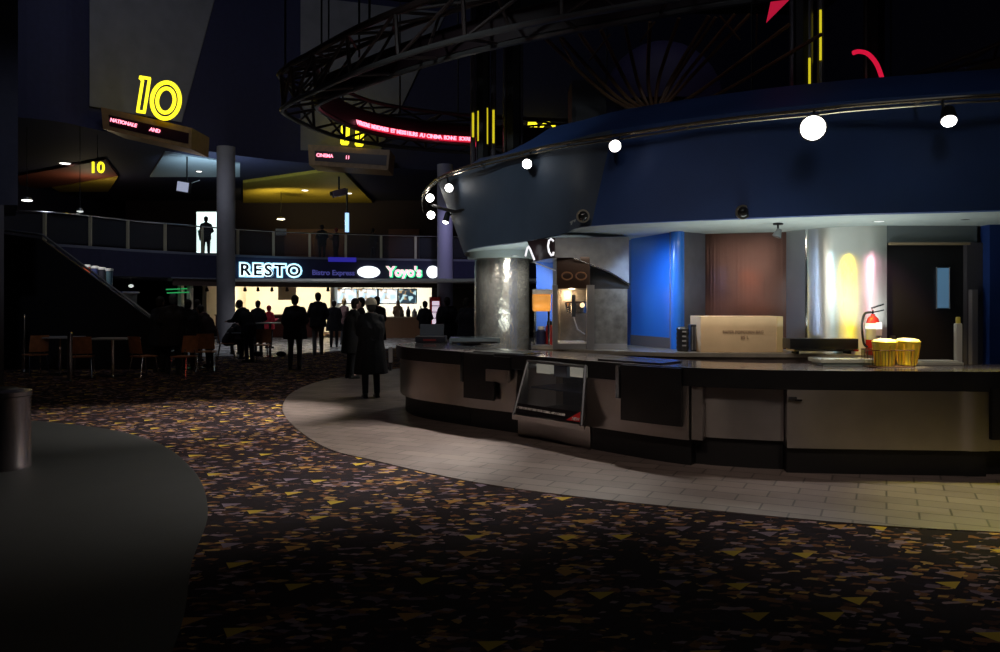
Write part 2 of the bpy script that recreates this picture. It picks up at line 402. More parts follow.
# tile apron round the concession island
ap = [fl(*p) for p in [(1000, 533), (850, 524), (700, 510), (600, 500), (500, 487), (430, 474), (370, 460), (330, 450), (300, 432), (285, 416), (283, 405), (292, 393), (315, 383), (345, 377)]]
ap = [(9.0, 4.8), (6.0, 5.3)] + ap + [(-2.2, 19.5), (0, 21), (3, 21), (9, 21)]
ap = [(p.x, p.y) for p in catmull([(a, b, 0) for a, b in ap], 6)] + [(14.9, 21), (14.9, 4.0)]
struct(MB().prism(ap, 0.0, 0.008).build('floor_tile', TILE, smooth=False))
ft = [(-12, 23.6), (-9.5, 23.2), (-7.5, 23.6), (-6.1, 24.6), (-5.2, 26), (-3.8, 27.2), (-2, 27.5), (2, 27), (2, 34.9), (-12, 34.9)]
struct(MB().prism(ft, 0.0, 0.008).build('floor_tile', TILE_FOOD, smooth=False))
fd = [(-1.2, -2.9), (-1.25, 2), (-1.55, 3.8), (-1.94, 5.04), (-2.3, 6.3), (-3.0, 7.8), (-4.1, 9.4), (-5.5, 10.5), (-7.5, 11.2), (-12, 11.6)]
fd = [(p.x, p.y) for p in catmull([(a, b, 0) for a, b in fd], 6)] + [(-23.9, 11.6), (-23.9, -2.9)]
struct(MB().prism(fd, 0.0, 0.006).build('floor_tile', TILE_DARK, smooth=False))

# left pier with the overhanging bulkhead
struct(MB().prism([(-12.5, 15.5), (-9.61, 15.5), (-10.15, 16.3), (-12.5, 16.3)], 0, 3.49).build('column', GREYPANEL))
struct(MB().prism([(-14, 15.5), (-9.34, 15.5), (-10.6, 17.5), (-14, 17.5)], 3.49, 14.95).build('wall_pier', PIER))
light('pier_fill', 'SPOT', (-5.5, 7.5, 7.5), 260, (.75, .8, 1), aim=(-10, 15.5, 4), spot=34, blend=1, size=.2)  # added spot that brightens the pier; no lamp hangs there

# ---------------- balcony across the far side
BALP = [(-24, 23.5), (-18.5, 24.6), (-14.9, 25.9), (-13.9, 27.4), (-12.9, 29.5), (-10.6, 32.4), (-8.5, 34.0), (-5.7, 35.1), (-2.7, 36.0), (1, 36.6), (8, 37), (14.9, 37.2)]
BAL = [(p.x, p.y) for p in catmull([(a, b, 0) for a, b in BALP], 8)]
def bal(px, inset=0.0):
    k = (px - 500) / FPX
    for (a, b), (c, d) in zip(BAL, BAL[1:]):
        f0, f1 = a - k * b, c - k * d
        if f0 <= 0 <= f1 or f1 <= 0 <= f0:
            t = 0 if f0 == f1 else f0 / (f0 - f1)
            x, y = a + (c - a) * t, b + (d - b) * t; an = math.atan2(d - b, c - a)
            return Vector((x + math.sin(an) * inset, y - math.cos(an) * inset, 0)), an
    return Vector((k * 36, 36, 0)), 0
def bz(px, py, Y): return EYE + (HOR - py) / FPX * Y
back = [(14.9, 59.9), (-23.9, 59.9)]
struct(MB().prism(BAL + back, 2.5, 3.43).build('slab', NAVY, smooth=False))
struct(MB().prism(BAL + back, 7.5, 14.9).build('wall_upper', NAVY, smooth=False))
# trim line under the slab
P0 = [Vector((a, b, 2.2)) for a, b in BAL if a > -12.6]; P1 = [p + Vector((0, 0, .3)) for p in P0]
struct(MB().loft([p + Vector((0, .12, 0)) for p in P0], [p + Vector((0, .12, 0)) for p in P1], (0, .25, 0)).build('beam', mat('brown_beam', (.08, .05, .04), .5)))
P0 = [Vector((a, b - .02, 3.40)) for a, b in BAL]; P1 = [p + Vector((0, 0, .09)) for p in P0]
struct(MB().loft(P0, P1, (0, .15, 0)).build('trim_1', mat('grey_slab_edge', (.16, .17, .22), .4)))
P0 = [Vector((a, b - .02, 2.47)) for a, b in BAL if a > -12.6]; P1 = [p + Vector((0, 0, .05)) for p in P0]
struct(MB().loft(P0, P1, (0, .15, 0)).build('trim_2', mat('grey_slab_edge', (.16, .17, .22), .4)))

# pale grey wedge panels hung on the upper wall
def wedge(l0, l1, pys, label):
    """left edge l0(bottom px), right edge px bottom->top"""
    (pxl_b, pyl_b, pxl_t), (pxr_b, pyr_b, pxr_t) = l0, l1
    lo, hi = [], []
    for i in range(9):
        t = i / 8
        a = pxl_b + (pxr_b - pxl_b) * t; pyb = pyl_b + (pyr_b - pyl_b) * t
        v, an = bal(a, .08); lo.append(Vector((v.x, v.y, EYE + (HOR - pyb) / FPX * v.y)))
        a2 = pxl_t + (pxr_t - pxl_t) * t
        v2, an = bal(a2, .08); hi.append(Vector((v2.x, v2.y, min(14.6, EYE + (HOR + 30) / FPX * v2.y))))
    o = MB().loft(lo, hi, (0, .06, 0)).build('wall_panel', GREYPANEL)
    o['kind'] = 'structure'; return o
wedge((88, 106, 88), (180, 122, 220), None, '')
wedge((300, 150, 300), (380, 150, 446), None, '')

# round columns
def round_column(px, Y, r, z1, m):
    x = (px - 500) / FPX * Y
    struct(MB().lathe([(r, 0), (r, z1)], (x, Y, 0), 32).build('column', m))
round_column(226, 30.6, .34, 7.5, GREYPANEL)
round_column(445, 34.6, .34, 7.5, mat('lilac_lit_column', (.30, .29, .40), .6))  # purple-blue light on this column is partly put into its colour

# railing of the balcony
rail = thing('balcony_railing', 'long metal and glass railing along the edge of the upper floor', 'railing', (0, 34, 3.43))
RP = [Vector((a - .0, b + .15, 4.52)) for a, b in BAL if -19 < a < 3]
MB().tube(RP, .03, 8).build('handrail', CHROME, rail)
d_acc = 0; nextd = .8; last = RP[0]; posts = []
for p in RP[1:]:
    seg = (p - last).length
    while d_acc + seg >= nextd:
        posts.append(last.lerp(p, (nextd - d_acc) / seg)); nextd += 1.55
    d_acc += seg; last = p
POSTM = mat('warm_grey_post', (.55, .50, .36), .5, .2)
for i, p in enumerate(posts):
    MB().box((p.x, p.y, 3.975), (.10, .05, 1.09)).build('post', POSTM, rail)
for a, b in zip(posts, posts[1:]):
    d = b - a; n = d.normalized() * .09
    MB().hexa([(a.x + n.x, a.y + n.y, 3.55), (b.x - n.x, b.y - n.y, 3.55), (b.x - n.x, b.y - n.y, 4.44), (a.x + n.x, a.y + n.y, 4.44)], (0, .012, 0)).build('glass_panel', GLASSTHIN, rail)

# upper floor: dark back wall with maroon doors, poster, coloured soffits
struct(MB().box2((-22, 47, 3.43), (6, 47.2, 7.5)).build('wall_upper_back', mat('dark_plum_wall', (.03, .018, .03), .8)))
for px in (300, 331, 404):
    v = at(px, 245, 46.9); struct(MB().box2((v.x - .9, 46.85, 3.43), (v.x + .9, 47, 5.8)).build('door_1', mat('maroon_door', (.10, .04, .05), .6)))
def ceil_poly(pts, z, name, m):
    P = []
    for px, py in pts:
        Y = (z - EYE) * FPX / (HOR - py); P.append(((px - 500) / FPX * Y, Y))
    return struct(MB().prism(P, z, 7.5).build(name, m, smooth=False))
ceil_poly([(243, 183), (341, 169.5), (379, 209), (243, 207)], 7.36, 'ceiling_panel', mat('yellow_soffit', (.55, .40, .05), .7, noise=.1))
ceil_poly([(52, 188), (118, 177), (108, 192), (60, 192)], 7.38, 'ceiling_panel', mat('yellow_soffit', (.55, .40, .05), .7))
ceil_poly([(18, 176), (105, 160), (118, 176), (52, 187), (20, 190)], 7.40, 'ceiling_panel', mat('red_brown_soffit', (.20, .05, .03), .7))
ceil_poly([(165, 152.5), (240, 164), (240, 177), (150, 177)], 7.44, 'ceiling_panel', mat('blue_lit_ceiling', (.45, .52, .58), .7))  # bluish lamplight on the ceiling, put into this panel's colour
def downlight(px, py, z, r, label, m=LAMPSOFT, group='recessed round ceiling lights of the upper floor'):
    Y = (z - EYE) * FPX / (HOR - py); x = (px - 500) / FPX * Y
    t = thing('recessed_downlight', label, 'ceiling light', (x, Y, z), 0, group)
    MB().lathe([(r * 1.25, -.02), (r * 1.25, 0)], (x, Y, z), 20).build('rim_ring', DULLMETAL, t)
    MB().lathe([(r * .2, -.045), (r * .8, -.04), (r, -.022)], (x, Y, z), 20).build('lens', m, t)
    return t
downlight(305, 190, 7.36, .17, 'round ceiling light in the middle of the yellow soffit')
downlight(349, 193, 7.36, .16, 'round ceiling light at the right end of the yellow soffit')
downlight(199, 171, 7.44, .12, 'small round ceiling light left of the tall grey column', LAMPSOFT)
downlight(65, 163, 7.5, .22, 'round ceiling light above the small yellow number 10', LAMPSOFT)
downlight(281, 219, 7.0, .14, 'round light deep in the upper floor below the yellow soffit') if False else None
for px, py, r, label in ((281, 219, .20, 'small oval light hanging deep below the yellow soffit'), (27, 200, .16, 'small bright lamp high above the stair top'), (80, 211, .10, 'faint small lamp over the left part of the railing')):
    Y = 42 if px > 200 else 27
    v = at(px, py, Y)
    t = thing('pendant_lamp', label, 'lamp', v)
    MB().lathe([(r * .3, -.05), (r, -.03), (r, 0)], v, 20).build('lens', LAMPSOFT if px != 80 else LAMPDIM, t)
    MB().lathe([(r * 1.1, .001), (r * .9, .08), (.02, .12)], v, 20).build('shade', DULLMETAL, t)
    MB().tube([v + Vector((0, 0, .1)), Vector((v.x, v.y, 7.5))], .015, 6).build('stem', BLACK, t)
# poster light box
v0 = at(197, 253, 39); v1 = at(220, 212, 39)
t = thing('poster_light_box', 'lit white poster case behind a standing figure beside the tall column', 'poster', (v0.x, 39, 3.43))
MB().box2((v0.x - .08, 39.0, 3.43), (v1.x + .08, 39.2, v1.z + .08)).build('case', BLACK, t)
MB().box2((v0.x, 38.94, v0.z), (v1.x, 39.0, v1.z)).build('lit_sheet', mat('lit_poster', (1, 1, 1), .5, emit=(.75, .95, .9), estr=1.6), t)
MB().hexa([(v0.x + .05, 38.92, v0.z + 1.1), (v0.x + .75, 38.92, v0.z + 1.1), (v0.x + .6, 38.92, v0.z + .55), (v0.x + .15, 38.92, v0.z + .6)], (0, .02, 0)).build('poster_print', mat('poster_print', (.2, .5, .5), .6), t)
# blue vertical tube, white notice, speaker box
v = at(347, 213, 41); u = at(347, 232, 41)
t = thing('vertical_light_tube', 'short vertical blue-white light tube under the yellow soffit', 'light', (v.x, 41, u.z))
MB().tube([u, v], .10, 10).build('tube', mat('blue_white_tube', (.6, .8, 1), .5, emit=(.35, .6, 1), estr=1.5), t)
MB().tube([v + Vector((0, .0, 0)), (v.x, 41, 7.5)], .05, 8).build('stem', DULLMETAL, t)
v = at(281, 232, 36.5)
o = MB().box(v, (.48, .05, .3), bev=.01).build('notice_board', mat('white_notice', (.55, .58, .55), .5)); tag(recenter(o), 'small white notice with lines of print hanging over the railing', 'notice')
for k in range(3):
    MB().box(v + Vector((0, -.03, .08 - .08 * k)), (.4, .012, .02)).build('print_line', PRINT, o)
o = None
v = at(339, 193, 37)
t = thing('ceiling_speaker', 'small brown projector box under the right end of yellow soffit', 'projector', (v.x, 37, v.z))
MB().box(v, (.62, .5, .3), rot=Euler((0, -.3, .4)), bev=.03).build('body', mat('mauve_grey_box', (.25, .16, .22), .5), t)
MB().tube([v, (v.x, 37, 7.5)], .04, 8).build('bracket', BLACK, t)
MB().lathe([(.1, 0), (.1, .05)], v + Vector((-.33, -.12, -.05)), 14, Matrix.Rotation(-PI / 2, 3, 'Y')).build('lens', DULLMETAL, t)
# hanging monitor
v = at(184, 187, 32)
t = thing('hanging_monitor', 'tilted ceiling-hung monitor with a pale screen left of the column', 'monitor', (v.x, 32, v.z))
R = Euler((0, .18, -.5))
MB().box(v, (.75, .1, .46), rot=R, bev=.02).build('casing', BLACK, t)
MB().box(v + Vector((-.03, -.06, 0)), (.66, .012, .38), rot=R).build('screen', mat('pale_screen', (.5, .55, .7), .4, emit=(.5, .55, .75), estr=.55), t)
MB().box(v + Vector((.08, -.075, -.02)), (.16, .012, .28), rot=Euler((0, .5, -.5))).build('screen_figure', mat('screen_red', (.6, .1, .15), .4, emit=(.7, .1, .15), estr=.5), t)
MB().tube([v + Vector((.1, .05, .1)), at(187, 165, 32.3) + Vector((0, 0, .0)), (at(187, 165, 32.3).x, 32.3, 7.5)], .03, 8).build('bracket', BLACK, t)
MB().tube([v + Vector((.2, .05, .15)), at(200, 180, 32.2)], .02, 8).build('side_arm', TRUSSLIGHT, t)

# ---------------- number signs
def ellipse(cx, cy, rx, ry, Y, roll, n=28):
    out = []
    for k in range(n):
        a = 2 * PI * k / n; x, y = rx * math.cos(a), ry * math.sin(a)
        out.append(at(cx + x * math.cos(roll) - y * math.sin(roll), cy + x * math.sin(roll) + y * math.cos(roll), Y))
    return out
def board(corners, Y, word, word2, label, number):
    c = [at(a, b, Y) for a, b in corners]   # tl, tr, br, bl
    mid = (c[0] + c[2]) / 2
    t = thing('cinema_number_sign', label, 'sign', (mid.x, Y, min(q.z for q in c)))
    MB().hexa(c, (0, 1.6, 0)).build('sign_box', BRONZEFRAME, t)
    def ins(u, v):
        top = c[0].lerp(c[1], u); bot = c[3].lerp(c[2], u); return top.lerp(bot, v)
    y = Vector((0, -.02, 0))
    lw = MB().hexa([ins(.08, .28) + y, ins(.97, .28) + y, ins(.97, .78) + y, ins(.08, .78) + y], (0, .04, 0)).build('led_window', mat('maroon_led_window', (.02, .005, .01), .3), t)
    hgt = (c[0] - c[3]).length * .26; roll = -math.atan2((c[1] - c[0]).z, (c[1] - c[0]).x)
    text('led_text', word, hgt * .85, RNEONB, ins(.10, .50) + Vector((0, -.05, 0)), lw, roll=roll, align='LEFT', off=hgt * .03)
    text('led_text', word2, hgt * .85, RNEONB, ins(.12 + (.42 if len(word) > 7 else .34), .52) + Vector((0, -.05, 0)), lw, roll=roll, align='LEFT', off=hgt * .03)
    return t
t10 = board([(101, 107), (192, 128), (191, 149), (103, 129)], 26.9, 'NATIONALE', 'AND', 'glowing yellow 10 above a bronze board with a red text ticker', '10')
def digit_one(par, x, y, w_, h_, Y, roll, r, m=YNEON):
    """outlined numeral one; x,y = bottom left pixel"""
    pts = [(.12, 0), (.78, 0), (.78, 1), (0, 1), (0, .88), (.30, .84)]
    P = []
    for u, v in pts:
        a, b = u * w_, -v * h_
        P.append(at(x + a * math.cos(roll) - b * math.sin(roll), y + a * math.sin(roll) + b * math.cos(roll), Y))
    # two parallel strokes and their closing ends
    def q(u, v):
        a, b = u * w_, -v * h_
        return at(x + a * math.cos(roll) - b * math.sin(roll), y + a * math.sin(roll) + b * math.cos(roll), Y)
    mb = MB()
    for a, b in (((.18, .02), (.18, .9)), ((.78, .02), (.78, .98)), ((.12, .03), (.84, .03)), ((-.12, .98), (.84, .98)), ((-.1, .96), (.18, .9))):
        mb.tube([q(*a), q(*b)], r, 8)
    return mb.build('neon_digit', m, par)
digit_one(t10, 135.5, 112, 11, 36, 26.7, .16, .052)
MB().tube(ellipse(165.8, 100.5, 14.0, 18.2, 26.7, .1), .068, 8, True).tube(ellipse(165.8, 100.5, 8.6, 12.2, 26.7, .1), .062, 8, True).build('neon_digit', YNEON, t10)
t11 = board([(308, 144.5), (390, 150), (388, 170), (309, 165)], 33.4, 'CINEMA', '11', 'bronze board with red ticker under a half-hidden yellow number', '11')
for x in (340.5, 355): digit_one(t11, x, 144 + (x - 340) * .1, 8.5, 31, 33.3, .05, .075)
t12 = thing('cinema_number_sign', 'yellow outlined number half hidden behind the blue fascia and column', 'sign', at(540, 158, 35.8))
MB().hexa([at(518, 154, 35.8), at(572, 154, 35.8), at(572, 174, 35.8), at(518, 174, 35.8)], (0, 1.2, 0)).build('sign_box', BRONZEFRAME, t12)
digit_one(t12, 529, 152, 8.5, 29, 35.7, .0, .07)
arc = [at(548 + 7.5 * math.cos(a), 131 - 8 * math.sin(a), 35.7) for a in [PI * (1 - k / 8) for k in range(9)]] + [at(553, 139, 35.7), at(542, 151, 35.7), at(557, 151, 35.7)]
MB().tube(arc, .07, 8).build('neon_digit', YNEON, t12)
v = at(97, 168, 28.3)
o10 = text('small_number_sign', '10', .55, YNEON, v, None, ext=.02, off=.01)
tag(o10, 'tiny yellow 10 hanging under the red-brown soffit on the left', 'sign')
MB().tube([v + Vector((0, .03, .15)), (v.x, v.y + .03, 7.5)], .012, 6).build('hanger', BLACK, o10)

# ---------------- shop signs on the slab edge
def on_slab(px, py, inset=.06):
    p, an = bal(px, inset); return Vector((p.x, p.y, EYE + (HOR - py) / FPX * p.y)), an
def sgn(name, label, px, py):
    p, an = on_slab(px, py); return thing(name, label, 'sign', (p.x, p.y, p.z - .3)), p, an
t, p, an = sgn('restaurant_sign', 'RESTO sign of dark letters in a cyan-white glow', 271, 271); p = p + Vector((.05, -.25, 0))
text('halo_outline', 'RESTO', .66, HALO, p + Vector((0, .02, 0)), t, rz=an, ext=.01, off=.085, space=1.25, sx=1.12)
text('halo_core', 'RESTO', .66, HALOCORE, p + Vector((0, -.01, 0)), t, rz=an, ext=.012, off=.045, space=1.25, sx=1.12)
text('letters', 'RESTO', .66, LETTERDARK, p + Vector((.02, -.06, 0)), t, rz=an, ext=.02, off=.012, space=1.25, sx=1.12)
t, p, an = sgn('restaurant_sign', 'dim violet letters between RESTO and the white oval', 328, 273)
text('letters', 'Bistro Express', .31, BLUESIGN, p + Vector((.25, -.1, 0)), t, rz=an, ext=.02, off=.006)
t, p, an = sgn('oval_sign', 'glowing white oval shop sign', 368.5, 272)
MB().lathe([(.02, -.05), (.48, -.03), (.5, .0), (.48, .03)], p, 32, Matrix.Rotation(an, 3, 'Z') @ Matrix.Diagonal((1, 1, .52)) @ Matrix.Rotation(PI / 2, 3, 'X')).build('lit_face', WHITESIGN, t)
t, p, an = sgn('yogurt_shop_sign', 'Yoyo\'s sign in pink letters with green glow', 404, 272)
text('green_outline', "Yoyo's", .60, GREENSIGN, p + Vector((.03, .0, -.03)), t, rz=an, ext=.01, off=.045, sx=.95)
text('letters', "Yoyo's", .60, PINKSIGN, p + Vector((0, -.05, 0)), t, rz=an, ext=.015, off=.022, sx=.95)
t, p, an = sgn('round_sign', 'glowing white disc sign at the right end of the shop row', 432.5, 272)
MB().lathe([(.02, -.05), (.26, -.03), (.28, 0), (.26, .03)], p, 32, Matrix.Rotation(an, 3, 'Z') @ Matrix.Rotation(PI / 2, 3, 'X')).build('lit_face', WHITESIGN, t)
p, an = bal(342, .05)
a, _ = bal(328, .05); b, _ = bal(356, .05)
o = MB().hexa([(a.x, a.y, 3.30), (b.x, b.y, 3.30), (b.x, b.y, 3.5), (a.x, a.y, 3.5)], (0, .02, 0)).build('blue_light_strip', BLUELED)
tag(recenter(o), 'short violet-blue light strip on the balcony edge above dim violet letters', 'light strip')

# ================================================================== FOOD COURT SHOPS
struct(MB().box2((-13.2, 41.5, 0), (2.4, 41.7, 2.5)).build('wall_kiosk_back', WARMWHITE))
struct(MB().box2((-13.4, 36, 0), (-13.2, 41.5, 2.5)).build('wall_kiosk_side', WARMWHITE))
struct(MB().box2((-7.95, 37.5, 0), (-7.75, 41.5, 2.5)).build('wall_kiosk_divider', COOLWHITE))
struct(MB().box2((-3.1, 36.3, 0), (-2.9, 41.5, 2.5)).build('wall_kiosk_right', GREYPANEL))
struct(MB().box2((-13.2, 31.8, 2.40), (2.4, 41.5, 2.499)).build('ceiling_kiosk', COOLWHITE))
for i, (x, e, c) in enumerate(((-12.2, 135, (1, .86, .62)), (-9.6, 135, (1, .88, .66)), (-6.5, 120, (1, .97, .9)), (-4.4, 130, (1, 1, .95)))):
    t = thing('kiosk_ceiling_lamp', ['long ceiling lamp in the first shop bay behind the column', 'long ceiling lamp in the second shop bay', 'long ceiling lamp before the menu boards', 'long ceiling lamp at the right end of the menus'][i], 'ceiling light', (x, 39.2, 2.33))
    MB().box2((x - .8, 39.0, 2.34), (x + .8, 39.4, 2.40)).build('housing', DULLMETAL, t)
    MB().box2((x - .76, 39.03, 2.32), (x + .76, 39.37, 2.341)).build('diffuser', LAMPSOFT, t)
    light('kiosk_light', 'AREA', (x, 39.2, 2.30), e, c, aim=(x, 41.2, .9), size=1.6, size_y=.5)
# shop counters
def shop_counter(xa, xb, Y, h, m, label):
    t = thing('shop_counter', label, 'counter', ((xa + xb) / 2, Y + .3, 0))
    MB().box2((xa, Y, 0), (xb, Y + .6, h - .05)).build('front', m, t)
    MB().box2((xa - .03, Y - .05, h - .05), (xb + .03, Y + .65, h)).build('worktop', mat('pale_brown_top', (.35, .24, .14), .35), t)
    n = max(2, int((xb - xa) / 1.0))
    for k in range(n):
        a = xa + (xb - xa) * k / n
        MB().box2((a + .04, Y - .02, .1), (a + (xb - xa) / n - .04, Y, h - .12)).build('panel', m, t)
    return t
shop_counter(-12.8, -8.2, 36.0, 1.0, MAROON, 'dark maroon serving counter of the shops under RESTO')
shop_counter(-7.6, -5.5, 36.4, 1.0, mat('reddish_brown_front', (.25, .09, .04), .5), 'red-brown serving counter below the first menu boards')
shop_counter(-5.3, -3.2, 34.6, .92, mat('red_wood_front', (.22, .10, .04), .5), 'low wooden counter with drinks below the dark menu board')
# menu boards
def menumat(name, c1, c2, sc):
    m = mat(name, (.5, .6, .7), .4); nt = m.node_tree; b = nt.nodes['Principled BSDF']
    tc = nt.nodes.new('ShaderNodeTexCoord'); v = nt.nodes.new('ShaderNodeTexVoronoi'); v.inputs['Scale'].default_value = sc; v.distance = 'CHEBYCHEV'
    s = nt.nodes.new('ShaderNodeSeparateColor'); r = nt.nodes.new('ShaderNodeValToRGB'); r.color_ramp.interpolation = 'CONSTANT'
    r.color_ramp.elements[0].color = (*c1, 1); r.color_ramp.elements[1].color = (*c2, 1); r.color_ramp.elements[1].position = .45
    e = r.color_ramp.elements.new(.85); e.color = (.5, .3, .12, 1)
    nt.links.new(tc.outputs['Object'], v.inputs['Vector']); nt.links.new(v.outputs['Color'], s.inputs[0]); nt.links.new(s.outputs[0], r.inputs[0])
    nt.links.new(r.outputs[0], b.inputs['Emission Color']); b.inputs['Emission Strength'].default_value = 1.1; return m
M1 = menumat('bright_menu_screen', (.95, 1, 1), (.55, .8, .95), 5); M2 = menumat('dark_menu_screen', (.01, .03, .05), (.5, .8, .85), 6)
for i, (a, b) in enumerate(((337, 356.5), (359, 377), (379, 397), (399, 416))):
    v0, v1 = at(a, 303, 38.2), at(b, 289.5, 38.2)
    t = thing('menu_board', ['bright menu screen, first of the row from the white wall', 'bright menu screen, second of the row', 'bright menu screen, third of the row', 'dark menu screen with pale lettering, last of the row'][i], 'menu board', (v0.x, 38.2, v0.z))
    MB().box2((v0.x - .04, 38.2, v0.z - .04), (v1.x + .04, 38.3, v1.z + .04)).build('frame', BLACK, t)
    MB().box2((v0.x, 38.17, v0.z), (v1.x, 38.2, v1.z)).build('screen', M2 if i == 3 else M1, t)
    for sx in (.25, .75):
        x = v0.x + (v1.x - v0.x) * sx; MB().tube([(x, 38.26, v1.z), (x, 38.26, 2.42)], .015, 6).build('hanger', BLACK, t)
# menu light box by the centre bay, white frames and green lines on the left
v0, v1 = at(278, 300, 39), at(296, 288, 39)
o = MB().box2((v0.x, 39, v0.z), (v1.x, 39.06, 2.40)).build('grey_menu_panel', mat('pale_grey_panel', (.5, .48, .42), .6)); tag(recenter(o), 'pale grey panel hanging in the bright shop bay left of the big jacket man', 'panel')
for i, px in enumerate((181.5, 190.5)):
    p, _ = bal(px + 3, 0); x = (px - 500) / FPX * 31.2
    struct(MB().box2((x - .07, 31.0, 0), (x + .07, 31.3, 2.45)).build('trim_3', mat('cream_frame', (.6, .56, .45), .5)))
for i, (xa, xb, py) in enumerate(((166, 187, 289.5), (167, 189, 293))):
    a, b = at(xa, py, 30.8 - .15 * i), at(xb, py - .8, 30.8 - .15 * i)
    o = MB().tube([a, b], .022, 6).build('green_light_line', mat('green_led', (.1, .8, .2), .5, emit=(.05, .7, .2), estr=.38))
    tag(recenter(o), ['upper green light line beside the cream door frames', 'lower green light line beside the cream door frames'][i], 'light strip')
    MB().tube([((a.x + b.x) / 2 + .1 * i, a.y, a.z), ((a.x + b.x) / 2 + .1 * i, a.y, 2.5)], .01, 6).build('hanger', BLACK, o)
# fridge
v0, v1 = at(428, 339, 34.0), at(438, 297, 34.0)
t = thing('drinks_fridge', 'red drinks fridge with a glowing pale door next to the lilac column', 'fridge', ((v0.x + v1.x) / 2, 34.4, 0))
MB().box2((-3.0, 34.0, 0), (-2.55, 34.6, 1.78), bev=.02).build('cabinet', mat('red_fridge', (.45, .03, .03), .4), t)
MB().box2((-2.88, 33.96, .35), (-2.58, 34.0, 1.6)).build('door', mat('lit_fridge_door', (.9, .8, .9), .4, emit=(.85, .7, .85), estr=.8), t)
for k in range(4): MB().box2((-2.88, 33.945, .6 + .26 * k), (-2.58, 33.96, .64 + .26 * k)).build('shelf', DULLMETAL, t)
for i, px in enumerate((207, 232, 245, 258, 272, 287, 328)):
    v = at(px, 289.5, 35.5)
    th = thing('track_spotlight', ['small dark track light left of the column in the first bay', 'first dark track light right of the column', 'second dark track light right of the column', 'third dark track light right of the column', 'dark track light beside the pale grey panel', 'dark track light above the big jacket man', 'dark track light left of the menu screens'][i], 'spotlight', v)
    MB().lathe([(.05, .09), (.08, -.07), (.06, -.08)], v, 14, Matrix.Rotation(.3, 3, 'X')).build('head', BLACK, th)
    MB().tube([v, (v.x, v.y, 2.42)], .015, 6).build('stem', BLACK, th)
# things on the low wooden counter
def bottle(loc, h, r, m, label, name='drink_bottle', cat='bottle', group='bottles and jars on the low wooden counter'):
    o = MB().lathe([(r * .9, 0), (r, h * .05), (r, h * .6), (r * .4, h * .8), (r * .4, h * .97), (r * .3, h)], loc, 16).build(name, m)
    tag(recenter(o), label, cat, group); return o
bottle((-4.27, 34.8, .92), .42, .09, mat('brown_jar', (.12, .08, .05), .4), 'brown jar beside the long-haired server')
bottle((-4.0, 34.85, .92), .45, .09, BLACK, 'tall black flask on the low wooden counter')
bottle((-3.72, 34.8, .92), .36, .11, mat('steel_jug', (.5, .5, .5), .3, .8), 'steel jug at the right of the low wooden counter')
bottle((-3.45, 34.9, .92), .48, .07, mat('pale_bottle', (.6, .6, .5), .4), 'pale bottle at the end of the low wooden counter')
# under-balcony lamps at the left
def globe(px, py, Y, r, label, m=LAMPSOFT):
    v = at(px, py, Y); t = thing('round_lamp', label, 'lamp', v)
    MB().ball(v, (r * 1.2, r, r * .8), 14).build('globe', m, t); MB().tube([v, (v.x, v.y, 2.5 if v.y > 28 else v.z + .35)], .02, 6).build('stem', BLACK, t)
    return t
globe(136, 272, 29.4, .15, 'bright round lamp over the crowd by the stair', mat('bright_globe', (1, 1, 1), .3, emit=(1, .95, .85), estr=2.5))
globe(131, 286, 31, .08, 'small dim lamp under the bright round lamp', LAMPDIM)

# ================================================================== STAIR at the left
st = thing('staircase', 'dark closed side of the staircase rising to the upper floor', 'staircase', (-11, 19.5, 0))
prof = [(-13.4, 0), (-7.96, 0), (-7.96, .95), (-10.9, 3.10), (-13.4, 3.43)]
mb = MB(); A = [mb.bm.verts.new((x, 19.0, z)) for x, z in prof]; B = [mb.bm.verts.new((x, 19.12, z)) for x, z in prof]
for i in range(5): mb.bm.faces.new((A[i], A[(i + 1) % 5], B[(i + 1) % 5], B[i]))
mb.bm.faces.new(A[::-1]); mb.bm.faces.new(B); mb.build('side_panel', BLACK, st)
for k in range(14):
    x = -8.1 - k * .24; z = .17 * (k + 1)
    MB().box2((x - .24, 19.12, 0), (x, 21.4, z)).build('step', mat('dark_step', (.03, .03, .035), .6), st)
MB().tube([(-7.96, 19.06, 1.0), (-10.9, 19.06, 3.2), (-13.4, 19.06, 3.5)], .028, 8).build('handrail', DULLMETAL, st)
# cups display behind the stair
cb = thing('display_cabinet', 'dark display cabinet behind the stair rail carrying big cups', 'cabinet', (-11.7, 23.4, 0))
MB().box2((-12.6, 22.8, 0), (-10.8, 23.8, 1.85)).build('body', BLACK, cb); MB().box2((-12.65, 22.75, 1.85), (-10.75, 23.85, 1.9)).build('top', mat('blue_laminate', (.03, .06, .25), .3), cb)
for i, (px, c, lbl) in enumerate(((86.5, (.75, .12, .05), 'big red cup with white rim, first on the cabinet behind the stair'), (94.5, (.06, .08, .22), 'big dark blue cup with white rim next to the red cup'),
                                  (102, (.05, .05, .07), 'big black cup with white rim in the middle of the cup row'), (109.5, (.10, .18, .22), 'big teal cup with white rim, last in the cup row'))):
    x = (px - 500) / FPX * 23.1
    z1 = EYE + (HOR - (265 + i * 1.3)) / FPX * 23.1
    t = thing('giant_cup', lbl, 'cup', (x, 23.1, 1.9), 0, 'big cups on the cabinet behind the stair')
    MB().lathe([(.07, 0), (.095, z1 - 1.9 - .06), (.095, z1 - 1.9 - .05)], (x, 23.1, 1.9), 20).build('cup_body', mat('cup_paint_%d' % i, c, .4, emit=c, estr=.35) if False else mat('cup_paint_%d' % i, c, .4), t)
    MB().lathe([(.103, 0), (.107, .06), (.08, .07)], (x, 23.1, z1 - .06), 20).build('rim_ring', mat('white_plastic', (.85, .85, .85), .4), t)
